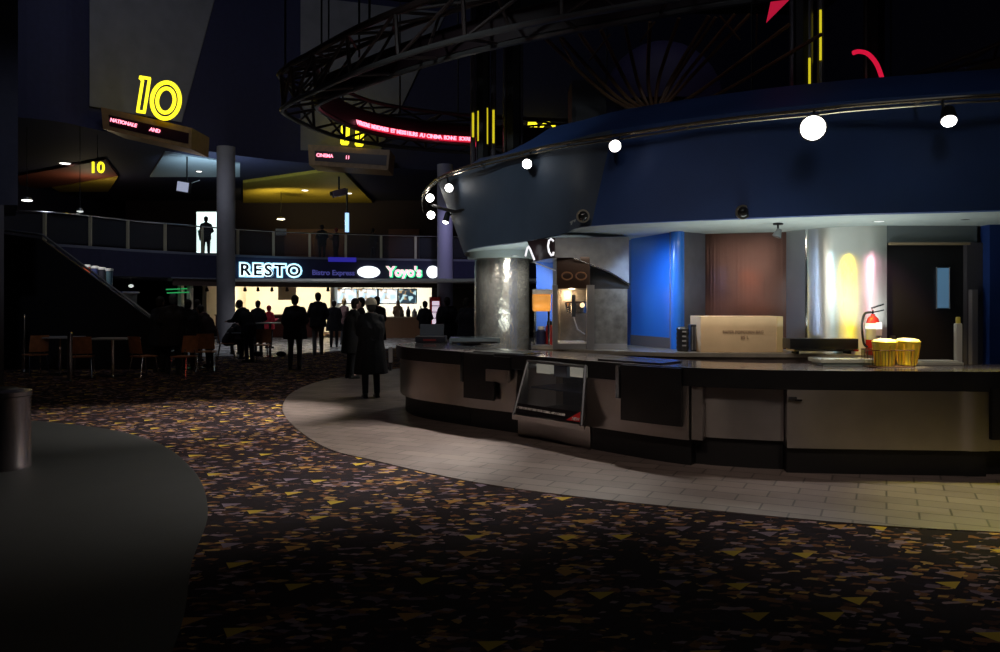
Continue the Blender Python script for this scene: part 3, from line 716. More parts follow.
light('cup_display_light', 'SPOT', (-11.6, 22.4, 3.6), 60, (1, .95, .9), aim=(-11.6, 23.1, 2.2), spot=60, size=.05)

# litter bin at the left edge
tb = thing('litter_bin', 'dark steel cylindrical litter bin on the dark floor at the left', 'bin', (-4.9, 7.85, .006))
MB().lathe([(.27, 0), (.27, .03), (.26, .05), (.26, .70), (.27, .71), (.27, .75), (.2, .77)], (-4.9, 7.85, .006), 40).build('body', mat('dark_steel', (.30, .26, .27), .25, .9), tb)
MB().lathe([(.15, .77), (.14, .785), (.08, .785)], (-4.9, 7.85, .006), 30).build('lid', BLACK, tb)
light('red_bin_glow', 'POINT', (-7.5, 6.5, 2.4), 3, (1, .12, .08), size=.15)  # red point light near the bin; no sign is built there

# ---------------- food court furniture
def chair_proto():
    t = thing('food_court_chair', '', 'chair')
    MB().box((0, 0, .45), (.40, .40, .03), bev=.012).build('seat', WOOD, t)
    bb = MB(); pts = []
    lo = [Vector((x * .2, -.20 - .03 * (1 - x * x), .52)) for x in (-1, -.5, 0, .5, 1)]; hi = [Vector((p.x * .95, p.y - .06, .88)) for p in lo]
    bb.loft(lo, hi, (0, .015, 0)).build('backrest', WOOD, t)
    for sx in (-1, 1):
        MB().tube([(sx * .17, -.16, .44), (sx * .2, -.24, .01)], .013, 8).build('leg', CHROME, t)
        MB().tube([(sx * .17, .16, .44), (sx * .2, .22, .01)], .013, 8).build('leg', CHROME, t)
    MB().tube([(-.12, -.18, .44), (-.12, -.22, .6)], .012, 6).tube([(.12, -.18, .44), (.12, -.22, .6)], .012, 6).build('back_frame', CHROME, t)
    return t
CH = chair_proto(); used = False
def chair(px, Y, rz, label):
    global used
    x = (px - 500) / FPX * Y
    if not used: used = True; CH.location = (x, Y, 0); CH.rotation_euler = (0, 0, rz); CH['label'] = label; CH['group'] = 'wooden food court chairs'; return
    dup(CH, (x, Y, 0.008 if Y > 23.6 else 0), rz, label, 'wooden food court chairs')
chair(83, 17.0, .35, 'orange-brown chair beside the chrome queue post')
chair(144, 17.1, -.5, 'orange-brown chair at the right end of the pale table edge')
chair(35, 17.6, .9, 'faint chair in the dark nearest the grey pier')
chair(207, 18.6, .2, 'red-brown chair under the leaning person by the column')
chair(226.5, 22.2, -1.2, 'chair beneath the bent seated person under the column')
chair(262, 21.4, .5, 'chair at the high grey table left of the big jacket man')
chair(184, 17.0, 2.9, 'chair tucked in among the dark standing group')
def table(px, Y, w_, label, h=.74):
    x = (px - 500) / FPX * Y
    z0 = 0.008 if Y > 23.6 else 0
    t = thing('food_court_table', label, 'table', (x, Y, z0), 0, 'food court tables')
    MB().box((x, Y, z0 + h), (w_, .7, .03), bev=.01).build('tabletop', mat('grey_laminate', (.35, .36, .38), .3), t)
    MB().tube([(x, Y, z0 + .02), (x, Y, z0 + h - .01)], .035, 10).build('pedestal', CHROME, t)
    MB().lathe([(.26, 0), (.26, .015), (.05, .03)], (x, Y, z0), 24).build('base', CHROME, t)
    return t
table(113, 17.2, .9, 'grey table between the two orange-brown chairs', .82)
table(60, 17.8, .8, 'dark table behind the chrome queue post', .82)
table(196, 19.4, .8, 'grey table in front of the leaning person')
table(243, 22.4, .7, 'small table by the seated person right of the column')
table(270, 23.3, .7, 'high grey table before the person in red', .98)
# posts
def post(px, py_top, py_bot, r, label):
    x, Y = fl(px, py_bot); h = (py_bot - py_top) / FPX * Y
    t = thing('queue_post', label, 'post', (x, Y, 0))
    MB().tube([(x, Y, .01), (x, Y, h - .04)], r, 14).build('pole', CHROME, t)
    MB().lathe([(.17, 0), (.17, .012), (.05, .04), (r, .06)], (x, Y, 0), 28).build('base', CHROME, t)
    MB().lathe([(r * 1.25, 0), (r * 1.25, .05), (r * .6, .07)], (x, Y, h - .05), 18).build('cap', CHROME, t)
post(70, 333, 381, .05, 'chrome queue post with a round base on the carpet edge')
post(24, 315, 372, .035, 'thin dim metal post beside the grey pier')

# ================================================================== CONCESSION ISLAND
FP = [(-.75, 13.45), (-1.0, 13.3), (-1.22, 13.05), (-1.45, 12.7), (-1.57, 12.2), (-1.3, 11.25), (-.45, 10.3), (.36, 9.57), (1.06, 8.68), (1.8, 7.95), (2.4, 7.68), (2.95, 7.56), (4.25, 7.45), (4.62, 7.42), (7.5, 7.5)]
FR = [Vector((p.x, p.y)) for p in catmull([(a, b, 0) for a, b in FP], 10)]
def noff(path, d):
    out = []
    for i in range(len(path)):
        t = path[min(i + 1, len(path) - 1)] - path[max(i - 1, 0)]; t.normalize()
        out.append(path[i] + Vector((t.y, -t.x)) * -d)      # +d = toward the visitor side
    return out
def outn(t): return Vector((-t.y, t.x)) * -1
def noff(path, d):
    out = []
    for i in range(len(path)):
        t = path[min(i + 1, len(path) - 1)] - path[max(i - 1, 0)]; t.normalize()
        n = Vector((t.y, -t.x))                              # right of travel; travel is anticlockwise seen from above
        out.append(path[i] + n * d)
    return out
# length parameter and pixel lookup on the front stretch
ACC = [0]
for a, b in zip(FR, FR[1:]): ACC.append(ACC[-1] + (b - a).length)
def s_at(px):
    k = (px - 500) / FPX; best = None
    for i in range(len(FR) - 1):
        if i < 38: continue
        f0 = FR[i].x - k * FR[i].y; f1 = FR[i + 1].x - k * FR[i + 1].y
        if f0 <= 0 <= f1:
            t = f0 / (f0 - f1) if f1 != f0 else 0; best = ACC[i] + (ACC[i + 1] - ACC[i]) * t
    return best
def pt(s, d=0.0):
    for i in range(len(FR) - 1):
        if ACC[i + 1] >= s or i == len(FR) - 2:
            t = (s - ACC[i]) / (ACC[i + 1] - ACC[i]); p = FR[i].lerp(FR[i + 1], t)
            ta = (FR[i].lerp(FR[i + 1], .5) - FR[max(i - 1, 0)]).lerp(FR[min(i + 2, len(FR) - 1)] - FR[i + 1], t)
            tt = (FR[i + 1] - FR[i]).normalized()
            return p + Vector((tt.y, -tt.x)) * d
def strip(s0, s1, d_out, d_in, step=.08):
    n = max(2, int((s1 - s0) / step) + 1)
    S_ = [s0 + (s1 - s0) * i / (n - 1) for i in range(n)]
    return [pt(s, d_out) for s in S_] + [pt(s, d_in) for s in reversed(S_)]
SE = ACC[-1]
sA0 = 0.0; sA = s_at(463); sB = s_at(528); sC = s_at(588); sD = s_at(690); sF = s_at(786.5); sG = s_at(988)
TOPZ = .98
wt = thing('counter_worktop', 'long curved dark worktop running over the concession counter', 'worktop', (1.5, 9, TOPZ - .05))
MB().prism(strip(0, SE, 0, -.9), TOPZ - .045, TOPZ).build('slab', TOPMAT, wt)
MB().prism(strip(0, sB, .012, -.02), TOPZ - .17, TOPZ + .004).build('black_edge', RIM, wt)
MB().prism(strip(sB, sC, .012, -.02), TOPZ - .045, TOPZ + .004).build('black_edge', RIM, wt)
MB().prism(strip(sC, SE, .012, -.02), TOPZ - .18, TOPZ + .004).build('black_edge', RIM, wt)
def unit(s0, s1, d, label, plinth=True, zb=.22, steel=STEEL, pd=-.13):
    m = pt((s0 + s1) / 2, -.3)
    t = thing('counter_cabinet', label, 'cabinet', (m.x, m.y, 0.008))
    MB().prism(strip(s0 + .004, s1 - .004, d, -.8), zb, TOPZ - .18).build('steel_front', steel, t)
    if plinth: MB().prism(strip(s0 + .004, s1 - .004, pd, -.75), 0.008, zb).build('plinth', PLINTH, t)
    return t
uA = unit(0, sA, -.05, 'curved brushed steel cabinet at the rounded left end of the counter', zb=.27)
uB = unit(sA, sB - .2, -.03, 'steel cabinet with a stepped black panel beside the glass display case', zb=.27)
# stepped black panel on B
def onfront(t, sa, sb, z0, z1, d0, d1, m, name='black_panel'):
    return MB().prism(strip(sa, sb, d1, d0), z0, z1).build(name, m, t)
onfront(uB, s_at(466), s_at(496), .40, .975, .014, .045, RIM)
onfront(uB, s_at(496), s_at(512), .79, .95, .014, .045, RIM)
onfront(uB, s_at(463), s_at(465.5),   .60, .97, .014, .05, CHROME, 'chrome_edge')
onfront(uB, s_at(489), s_at(511), .64, .79, .014, .065, STEEL, 'steel_tab')
MB().hexa([Vector((*pt(sB - .2, -.03), .27)), Vector((*pt(sB - .02, .20), .27)), Vector((*pt(sB - .02, .0), TOPZ - .18)), Vector((*pt(sB - .2, -.03), TOPZ - .18))], (.05, .25, 0)).build('slanted_end', STEEL, uB)
# display case
m = pt((sB + sC) / 2, -.3)
dc = thing('display_case', 'slanted glass display case with a black text banner set in the counter', 'display case', (m.x, m.y, 0.008))
a0, a1 = sB + .02, sC - .02
def P3(s, d, z): q = pt(s, d); return Vector((q.x, q.y, z))
MB().prism(strip(sB - .2, sC - .005, -.04, -.75), .008, .25).build('base', STEEL, dc)
MB().hexa([P3(sB, .27, .25), P3(sC + .13, .20, .25), P3(sC + .13, .20, .31), P3(sB, .27, .31)], (.05, .30, 0)).build('bottom_frame', STEEL, dc)
for s in (sB + .02, sC - .02):
    MB().tube([P3(s + (.13 if s > sB + .2 else 0), .22 if s > sB + .2 else .27, .30), P3(s, .02, TOPZ - .05)], .018, 6).build('side_frame', DULLMETAL, dc)
MB().tube([P3(sB + .02, .02, TOPZ - .06), P3(sC - .02, .02, TOPZ - .06)], .02, 6).build('top_frame', DULLMETAL, dc)
for s, q in ((sB + .01, 'l'), (sC - .01, 'r')):
    MB().hexa([P3(s + (.13 if s > sB + .2 else 0), .20 if s > sB + .2 else .25, .31), P3(s, .02, TOPZ - .06), P3(s, .035, .31)], (.012, .004, 0)).build('side_panel', STEEL, dc)
MB().hexa([P3(sB + .03, -.6, .34), P3(sC - .03, -.6, .34), P3(sC - .03, -.6, TOPZ - .06), P3(sB + .03, -.6, TOPZ - .06)], (.01, .03, 0)).build('back_panel', mat('dark_blue_liner', (.01, .015, .04), .4), dc)
MB().prism(strip(sB + .03, sC - .03, -.02, -.58), .60, .615).build('shelf', mat('dark_blue_liner', (.01, .015, .04), .4), dc)
MB().prism(strip(sB + .03, sC - .03, .1, -.58), .335, .35).build('floor_tray', mat('dark_blue_liner', (.01, .015, .04), .4), dc)
for sa, sb in ((s_at(533), s_at(546)), (s_at(566), s_at(583))):
    MB().prism(strip(sa, sb, -.06, -.2), .78, .90).build('price_card', mat('cream_card', (.75, .72, .60), .6, emit=(.75, .72, .6), estr=.25), dc)  # faint glow put into the cards, which are no lamps
MB().prism(strip(s_at(550), s_at(563), -.06, -.2), .76, .90).build('blue_card', mat('slate_card', (.10, .13, .2), .6), dc)
g = MB().hexa([P3(sB + .03, .25, .32), P3(sC + .10, .19, .32), P3(sC - .03, .015, TOPZ - .07), P3(sB + .03, .015, TOPZ - .07)], (0.004, .008, 0)).build('glass_front', GLASSTHIN, dc)
dirv = (P3(sC, 0, 0) - P3(sB, 0, 0)).normalized(); dan = math.atan2(dirv.y, dirv.x)
def PG(u, v):   # point on slanted glass
    a = P3(sB + .03, .262, .32).lerp(P3(sC + .10, .205, .32), u); b = P3(sB + .03, .025, TOPZ - .07).lerp(P3(sC - .03, .025, TOPZ - .07), u); return a.lerp(b, v)
ban = MB().hexa([PG(0, .02), PG(1, .02), PG(1, .20), PG(0, .20)], (0, .006, 0)).build('banner', mat('black_banner', (.012, .01, .012), .4), dc)
text('banner_text', 'IF YOU CAN NOT FIND YOUR COMBO, ASK A CASHIER', .036, mat('pale_print', (.8, .78, .75), .5), PG(.40, .12) + Vector((-.01, -.014, 0)), ban, rz=dan, sx=.92, ext=.002, off=.0012, tilt=.40)
MB().hexa([PG(.78, .03) + Vector((0, -.01, 0)), PG(.985, .03) + Vector((0, -.01, 0)), PG(.985, .22) + Vector((0, -.01, 0))], (0, .006, 0)).build('red_triangle', mat('red_label', (.6, .03, .03), .5), ban)
text('triangle_text', 'NEW', .05, mat('white_print', (.85, .8, .8), .5), PG(.91, .075) + Vector((0, -.028, 0)), ban, rz=dan, ext=.002, tilt=.40)

uD = unit(sC, sD, .03, 'steel cabinet with the large square black panel', zb=.27, pd=-.05)
onfront(uD, s_at(625), s_at(684), .40, .975, .03, .075, RIM)
onfront(uD, s_at(620.5), s_at(624), .62, .96, .03, .085, CHROME, 'chrome_edge')
uF = unit(sD, sF, -.12, 'recessed brown-grey steel cabinet between two protruding ones', zb=.29, pd=-.16)
onfront(uF, s_at(691), s_at(702), .27, .80, -.14, -.02, STEEL, 'pale_return')
uG = unit(sF, sG, .02, 'wide scratched steel cabinet under the popcorn tubs', zb=.25, pd=-.02)
onfront(uG, s_at(788), s_at(796), .705, .735, .01, .04, BLACK, 'latch')
onfront(uG, s_at(794), s_at(801), .70, .715, .01, .045, CHROME, 'latch_handle')
uH = unit(sG, SE, .0, 'steel cabinet with a black flap at the far right end', zb=.25)
onfront(uH, sG + .01, sG + .5, .36, .83, .0, .05, RIM)
# black service mat lying on the counter
o = MB().prism(strip(s_at(590), s_at(655), -.12, -.52), TOPZ + .001, TOPZ + .02).build('black_tray', RIM); tag(recenter(o), 'thin black tray lying on the worktop above the square black panel', 'tray')
o = MB().prism(strip(s_at(470), s_at(520), -.06, -.42), TOPZ + .001, TOPZ + .015).build('black_tray', RIM); tag(recenter(o), 'thin black tray lying on the worktop above the stepped panel', 'tray')

# ---------------- back walls of the island (plan W), soffit, fascia
W = [(.45, 13.2), (1.96, 12.9), (1.96, 11.95), (2.4, 10.86), (2.9, 11.3), (3.9, 10.9), (4.05, 10.6), (4.82, 10.05)]
def wall_seg(a, b, m, z0=0, z1=2.6, th=.12, name='wall_island'):
    a, b = Vector(a), Vector(b); d = (b - a).normalized(); n = Vector((-d.y, d.x)) * th
    if n.y < 0: n = -n
    return struct(MB().prism([a, b, b + n, a + n], z0, z1).build(name, m, smooth=False))
wall_seg((.62, 13.7), (1.96, 13.1), mat('deep_blue_wall', (.03, .10, .42), .5))
wall_seg((1.98, 13.1), (1.98, 11.95), mat('deep_blue_wall', (.03, .10, .42), .5))
wall_seg(W[2], W[3], BLUEWALL); wall_seg(W[3], W[4], GREYWALL); wall_seg(W[4], W[5], BROWNMETAL)
struct(MB().tube([(2.41, 10.90, .98), (2.41, 10.90, 2.6)], .085, 24).build('trim_highlight', BLUEWALL))  # rounded corner tube added to catch a blue highlight streak
wall_seg(W[5], W[6], STEELWALL, name='wall_island'); 
# curved rippled steel sheet
cv = [(4.05, 10.6), (4.2, 10.36), (4.42, 10.2), (4.65, 10.1), (4.86, 10.05)]
cvp = catmull([(a, b, 0) for a, b in cv], 6)
struct(MB().loft([Vector((p.x, p.y, 0)) for p in cvp], [Vector((p.x, p.y, 2.6)) for p in cvp], (.05, .1, 0)).build('wall_steel_sheet', STEELWALL))
a = Vector((4.05, 10.58)); struct(MB().tube([(a.x, a.y - .01, .98), (a.x, a.y - .01, 2.6)], .02, 10).build('trim_4', CHROME))
# dark skirting band over back counter
for (p, q) in ((W[2], W[3]), (W[3], W[4])):
    p, q = Vector(p), Vector(q); d = (q - p).normalized(); n = Vector((d.y, -d.x)) * .015
    if n.y > 0: n = -n
    struct(MB().prism([p, q, q + n, p + n], .98, 1.13).build('baseboard_island', mat('grey_brown_skirting', (.10, .09, .10), .5)))
# door wall
wall_seg((4.84, 10.08), (4.90, 10.08), BLACK, 0, 2.6)
struct(MB().box2((4.86, 10.06, 2.37), (6.0, 10.2, 2.6)).build('wall_door_head', mat('grey_green_head', (.17, .19, .20), .6)))
struct(MB().box2((5.86, 10.04, 0), (6.06, 10.2, 2.37)).build('wall_door_jamb', mat('brown_grey_jamb', (.07, .06, .07), .6)))
struct(MB().box2((6.06, 9.9, 0), (9.5, 10.1, 2.6)).build('wall_island_right', mat('navy_blue_wall', (.012, .04, .20), .5)))
dr = MB().box2((4.9, 10.12, 0.008), (5.86, 10.17, 2.36)).build('door_2', mat('black_door', (.008, .007, .009), .55)); struct(dr)
v0, v1 = at(937, 308, 10.1), at(948.5, 268, 10.1)
MB().box2((v0.x, 10.09, v0.z), (v1.x, 10.13, v1.z)).build('door_window', mat('blue_door_glass', (.12, .25, .42), .3, emit=(.12, .26, .42), estr=.35), dr)
MB().tube([(v0.x - .01, 10.09, v0.z - .01), (v1.x + .01, 10.09, v0.z - .01), (v1.x + .01, 10.09, v1.z + .01), (v0.x - .01, 10.09, v1.z + .01)], .008, 6, True).build('window_frame', DULLMETAL, dr)
MB().box2((4.93, 10.07, .95), (4.98, 10.12, 1.2)).build('door_handle', DULLMETAL, dr)
struct(MB().box2((4.88, 10.0, 2.34), (5.88, 10.06, 2.37)).build('trim_5', mat('brown_lintel_strip', (.35, .25, .15), .5)))
struct(MB().box2((5.88, 9.96, 0), (5.95, 10.04, 1.78)).build('trim_6', mat('grey_brown_jamb', (.2, .17, .18), .5)))

# fascia lines: bottom (B) and rail-height top (T)
Bp = [(-.2, 18.2, 2.49), (-.62, 15.6, 2.49), (-.61, 14.0, 2.49), (-.34, 12.9, 2.50), (.36, 11.6, 2.50), (.86, 11.0, 2.56), (1.18, 10.35, 2.61), (2.6, 9.5, 2.61), (3.9, 8.95, 2.61), (5.27, 8.44, 2.60), (7.2, 7.9, 2.6), (9.6, 7.6, 2.6)]
Tp = [(-.6, 18.4, 3.80), (-1.12, 15.6, 3.80), (-1.0, 14.1, 3.80), (-.45, 12.75, 3.80), (.36, 11.45, 3.80), (.95, 10.85, 3.82), (1.45, 10.3, 3.84), (2.6, 9.44, 3.84), (3.83, 8.80, 3.84), (5.2, 8.35, 3.84), (7.2, 7.8, 3.84), (9.6, 7.5, 3.84)]
B_ = catmull(Bp, 6); T_ = catmull(Tp, 6)
struct(MB().loft(B_[:37], T_[:37], (.0, .18, 0)).build('wall_fascia', FASCIA_LIT))
struct(MB().loft(B_[36:], T_[36:], (.0, .18, 0)).build('wall_fascia', FASCIA))
# upper band leaning back
U0 = [Vector((p.x, p.y, p.z)) for p in T_]
def band_top(i, p):
    f = i / (len(T_) - 1)
    rise = min(1, max(0, (f - .22) / .16)) * .52
    back_ = .15 + min(1, max(0, (f - .1) / .25)) * 1.05
    return Vector((p.x + .3 * (f > .3), p.y + back_, p.z + .02 + rise))
struct(MB().loft(U0, [band_top(i, p) for i, p in enumerate(T_)], (0, .12, 0)).build('wall_fascia_top', FASCIA))
# soffit slab / roof of the island
SP = [(p.x + .0, p.y + .05) for p in B_]
zs = [p.z + .005 for p in B_]
poly = SP + [(9.6, 17.5), (1.5, 18.6)]; zlist = zs + [2.6, 2.5]
struct(MB().prism(poly, zlist, [z + .12 for z in zlist]).build('ceiling_island', SOFFIT, smooth=False))
struct(MB().lathe([(.62, 2.385), (.62, 2.55)], (.036, 14.35, 0), 48).build('ceiling_drop', SOFFIT))

# hammered steel column behind the counter
cx, cy = .036, 14.35
struct(MB().lathe([(.54, 0), (.54, .05), (.49, .06), (.49, 2.385)], (cx, cy, .008), 64).build('column', STEEL_COL))

# back counter
BC = [(.55, 11.0), (2.2, 10.15), (3.8, 10.02), (4.55, 9.62), (4.84, 9.55), (4.82, 10.0), (4.4, 10.18), (4.15, 10.36), (4.0, 10.58), (3.85, 10.88), (2.9, 11.28), (2.4, 10.84), (1.94, 11.9), (1.0, 12.9), (.5, 12.9)]
bc = thing('back_counter', 'steel back counter along the wall carrying the box and popcorn machine', 'counter', (2.5, 10.6, .008))
MB().prism(BC, .93, .98).build('worktop', mat('satin_steel_top', (.50, .45, .38), .3, .8, noise=.15), bc)
BC2 = [(.6, 11.05), (2.2, 10.2), (3.8, 10.07), (4.55, 9.67), (4.80, 9.60)] + BC[5:]
MB().prism(BC2, .008, .93).build('cabinet_body', mat('brown_grey_steel', (.20, .16, .14), .4, .6, noise=.15), bc)

# ---------------- rail with spot lamps
railpts = [(424 - 0, 210, 17.0), (423, 200, 16.2), (427, 190, 15.0), (443, 177, 13.7), (474, 166, 12.5), (506, 158, 11.8), (527, 153, 11.4), (558, 146, 10.95), (620, 136.5, 10.1), (720, 122, 9.4), (810, 112.5, 8.9), (850, 108, 8.7), (950, 100.5, 8.3), (1000, 98, 8.2), (1090, 93, 8.0)]
RL = catmull([at(*p) - Vector((0, .12, 0)) for p in railpts], 6)
rt = thing('lamp_rail', 'thin metal lamp rail curving along the blue fascia', 'rail', (2, 9, 3.8))
MB().tube(RL, .022, 8).build('rail_tube', mat('warm_rail_metal', (.62, .52, .38), .25, .9), rt)
MB().tube([p + Vector((0, .02, -.05)) for p in RL], .012, 6).build('rail_tube', mat('warm_rail_metal', (.62, .52, .38), .25, .9), rt)
for i in range(16, len(RL), 9):
    p = RL[i]; MB().tube([p, p + Vector((.06, .3, .02))], .015, 6).build('bracket', DULLMETAL, rt)
def spotlamp(px, py, Y, r, label, e=0, aim=None, tilt=None, hang=None, spot=75, m=LAMPWHITE, col=(1, .93, .84)):
    v = at(px, py, Y)
    d = (Vector(tilt) if tilt else (Vector((0, 0, 1.3)) - v)).normalized()
    t = thing('spot_lamp', label, 'spotlight', v, 0, 'spot lamps on the rail of the fascia')
    q = d.to_track_quat('Z', 'Y').to_matrix()
    hs = MB().lathe([(r * .35, -.20), (r * .9, -.17), (r * 1.15, -.02), (r * 1.15, .0)], v, 20, q).build('housing', BLACK, t)
    MB().lathe([(r * 1.0, .001), (r * .95, .012), (r * .4, .03)], v, 20, q).build('lens', m, hs)
    h = hang or min(RL, key=lambda p: (p - v).length)
    MB().tube([v - d * .1, (v - d * .1).lerp(h, .5) + Vector((0, .03, 0)), h], .014, 6).build('bracket', BLACK, t)
    if e:
        light('spot_lamp_light', 'SPOT', v + d * .06, e, col, aim=aim, spot=spot, size=.06, blend=.8)
    return t
spotlamp(813, 128, 8.45, .125, 'brightest spot lamp, glaring from the middle of the blue fascia', 230, (3.2, 6.7, 0), spot=62)
spotlamp(949, 121, 8.1, .07, 'spot lamp tipped downward at the right part of the rail', 130, (4.8, 6.6, 0), tilt=(-.25, -.55, -.75), spot=60)
spotlamp(615, 146, 9.9, .07, 'spot lamp over the popcorn machine', 420, (.2, 7.9, 0), spot=52)
spotlamp(527, 164, 11.2, .065, 'spot lamp above the hammered steel column', 1300, (-1.9, 8.8, 0), spot=58)
spotlamp(449, 188, 13.3, .065, 'spot lamp at the upper left corner of the fascia', 2300, (-4.2, 11.4, 0), spot=46)
spotlamp(430, 198, 15.2, .075, 'upper spot lamp of the pair at the end of the rail', 120, (-4.5, 14, 0), spot=60)
spotlamp(431, 215, 15.6, .075, 'lower spot lamp of the pair at the end of the rail', 60, (-3, 17, 0), spot=60)
spotlamp(445.5, 222, 14.2, .05, 'small spot lamp pointing down beside the lilac column', 60, (-1.6, 13.5, 1.0), tilt=(-.2, -.25, -.9), hang=at(455, 211, 14.3), spot=60)
o = MB().tube([at(432, 205, 15.4), at(440, 208, 14.4), at(455, 212, 13.7), at(478, 206, 12.9)], .03, 8).build('end_arm', BLACK, rt)
# half-domes on the fascia
for px, py, Y, lb in ((583, 216, 10.25, 'shiny half dome on the fascia left of the blue wall'), (743, 212, 9.35, 'shiny half dome on the fascia above the bronze sheet')):
    v = at(px, py, Y); t = thing('dome_camera', lb, 'dome camera', v, 0, 'dome cameras on the fascia')
    MB().ball(v, (.065, .05, .065), 18).build('dome', mat('dark_dome', (.05, .05, .05), .08, .6), t)
    MB().lathe([(.085, -.01), (.085, .02)], v + Vector((0, .02, 0)), 24, Matrix.Rotation(PI / 2, 3, 'X')).build('mount_ring', mat('brass_ring', (.5, .45, .35), .3, .8), t)
# hanging spot under soffit
v = at(778, 232, 9.9)
t = thing('hanging_spotlight', 'little black spotlight hanging under the soffit near the steel sheet', 'spotlight', (v.x, v.y, 2.6))
MB().lathe([(.06, -.02), (.06, 0)], (v.x, v.y, 2.6), 18).build('base_plate', BLACK, t)
MB().tube([(v.x, v.y, 2.59), (v.x, v.y, 2.52)], .012, 8).build('stem', BLACK, t)
MB().lathe([(.03, .05), (.055, -.05), (.045, -.055)], (v.x, v.y, 2.48), 18, Matrix.Rotation(.4, 3, 'Y')).build('head', DULLMETAL, t)
# downlights in island soffit
for px, py, r, lb in ((610, 235, .055, 'recessed soffit light above the popcorn machine hood'), (685, 227.5, .055, 'recessed soffit light above the blue corner'), (879, 221, .06, 'recessed soffit light above the fire extinguisher'), (733, 230, .05, 'recessed soffit light above the cardboard box'), (515, 255, .04, 'recessed light in the dropped soffit by the steel column'), (965, 219, .06, 'unlit recessed soffit fitting above the black door')):
    z = 2.6; Y = .95 * FPX / (HOR - py); 
    if px == 515: z = 2.27; Y = 11.1
    x = (px - 500) / FPX * Y
    t = thing('soffit_downlight', lb, 'ceiling light', (x, Y, z), 0, 'recessed lights in the concession soffit')
    MB().lathe([(r * 1.3, -.006), (r * 1.3, 0)], (x, Y, z), 20).build('rim_ring', DULLMETAL, t)
    MB().lathe([(r * .4, -.011), (r, -.007)], (x, Y, z), 20).build('lens', LAMPDIM if px != 965 else BLACK, t)
# coloured feature lights on the back wall, soffit washes and added fills
light('blue_wall_spot', 'SPOT', (1.75, 10.6, 2.30), 60, (.45, .65, 1), aim=(2.35, 11.1, 1.2), spot=150, blend=1, size=.06)
light('soffit_wash_a', 'AREA', (2.7, 9.7, 2.5), 16, (1, .90, .74), aim=(2.7, 9.9, 0), size=1.0, size_y=.4)
light('soffit_wash_b', 'AREA', (1.3, 10.2, 2.5), 5, (1, .9, .75), aim=(1.3, 10.4, 0), size=.8, size_y=.4)
light('yellow_spot', 'SPOT', (3.95, 9.45, 2.40), 100, (1, .72, .0), aim=(4.45, 10.2, 1.5), spot=70, size=.05)
light('cyan_spot', 'SPOT', (3.42, 9.75, 2.45), 20, (.4, .8, 1), aim=(4.2, 10.4, 1.5), spot=70, size=.05)
light('pink_spot', 'SPOT', (4.55, 9.2, 2.45), 30, (1, .42, .6), aim=(4.72, 10.1, 1.5), spot=70, size=.05)
light('orange_spot', 'SPOT', (3.05, 10.27, 2.45), 9, (1, .22, .03), aim=(3.45, 11.0, 1.3), spot=70, size=.03)
light('blue_spot', 'SPOT', (2.66, 10.42, 2.45), 7, (.15, .35, 1), aim=(3.1, 11.2, 1.3), spot=70, size=.03)
light('soffit_bounce_fill', 'AREA', (3.6, 9.4, 1.3), 26, (.9, 1, .95), aim=(3.6, 9.4, 2.6), size=2.5, size_y=.8)  # unseen upward area light standing in for bounce onto the soffit
light('column_wash', 'SPOT', (.55, 12.75, 2.40), 110, (1, .97, .9), aim=(.25, 13.9, 1.3), spot=90, size=.04)
light('column_fill_left', 'SPOT', (-.45, 12.9, 2.38), 14, (1, .9, .8), aim=(-.2, 13.9, 1.2), spot=90, size=.04)  # extra wash added to brighten the column from the left
light('soffit_bounce_fill_left', 'AREA', (.3, 12.6, 1.25), 14, (.9, 1, .95), aim=(.2, 12.8, 2.5), size=1.0, size_y=.6)  # added upward fill in place of bounced light near the column
light('green_yellow_floor_spill', 'SPOT', (5.4, 8.0, 3.6), 420, (.85, .8, .05), aim=(4.4, 6.3, 0), spot=45, size=.06)

# ---------------- popcorn machine
pm = thing('popcorn_machine', 'popcorn machine with dark hood, glass sides and an amber kettle', 'popcorn machine', (1.1, 11.0, .98))
def V(px, py, Y=10.75): return at(px, py, Y)
# hood: left dark sign face and right grey sloping face
hb = MB()
L0, L1 = V(527, 241, 11.3), V(554, 237.5, 10.7); L2, L3 = V(554, 257.5, 10.7), V(534, 261.5, 11.2)
hb.hexa([L0, L1, L2, L3], (.25, .35, 0)).build('hood_sign', mat('dark_plum_sign', (.05, .03, .035), .3), pm)
nb = MB(); nb.tube([V(525.5, 256, 11.2), V(527, 249, 11.15), V(528.5, 246.5, 11.12), V(530, 249, 11.1), V(533, 256.5, 11.1), V(534.5, 260, 11.1)], .014, 8)
nb.build('neon_curve', mat('white_neon', (1, 1, 1), .4, emit=(.95, .95, 1), estr=.95), pm)
nb = MB(); nb.tube([V(553.5, 241, 10.6), V(551, 238.8, 10.62), V(549, 240.5, 10.64), V(548, 246, 10.66), V(549, 252, 10.64), V(551.5, 255.5, 10.62), V(553, 255, 10.6), V(553.5, 252, 10.6)], .013, 8)
nb.build('neon_curve', mat('white_neon', (1, 1, 1), .4, emit=(.95, .95, 1), estr=.95), pm)
MB().hexa([V(555, 237.5, 10.7), V(629, 237, 11.1), V(629, 284, 11.1), V(610, 272, 11.0), V(574, 257.5, 10.75), V(555, 257.5, 10.7)], (.05, .5, 0)).build('hood', mat('grey_painted_steel', (.13, .13, .14), .7, 0, noise=.25), pm)
MB().tube([V(573, 257.7, 10.72), V(610, 272.3, 10.95), V(630, 285, 11.08)], .012, 6).build('hood_edge', CHROME, pm)
MB().tube([V(533, 262, 11.1), V(557, 271, 10.9)], .009, 6).build('stay_rod', mat('white_plastic', (.85, .85, .85), .4), pm)
DKB = mat('dark_bronze', (.05, .028, .02), .3, .4)
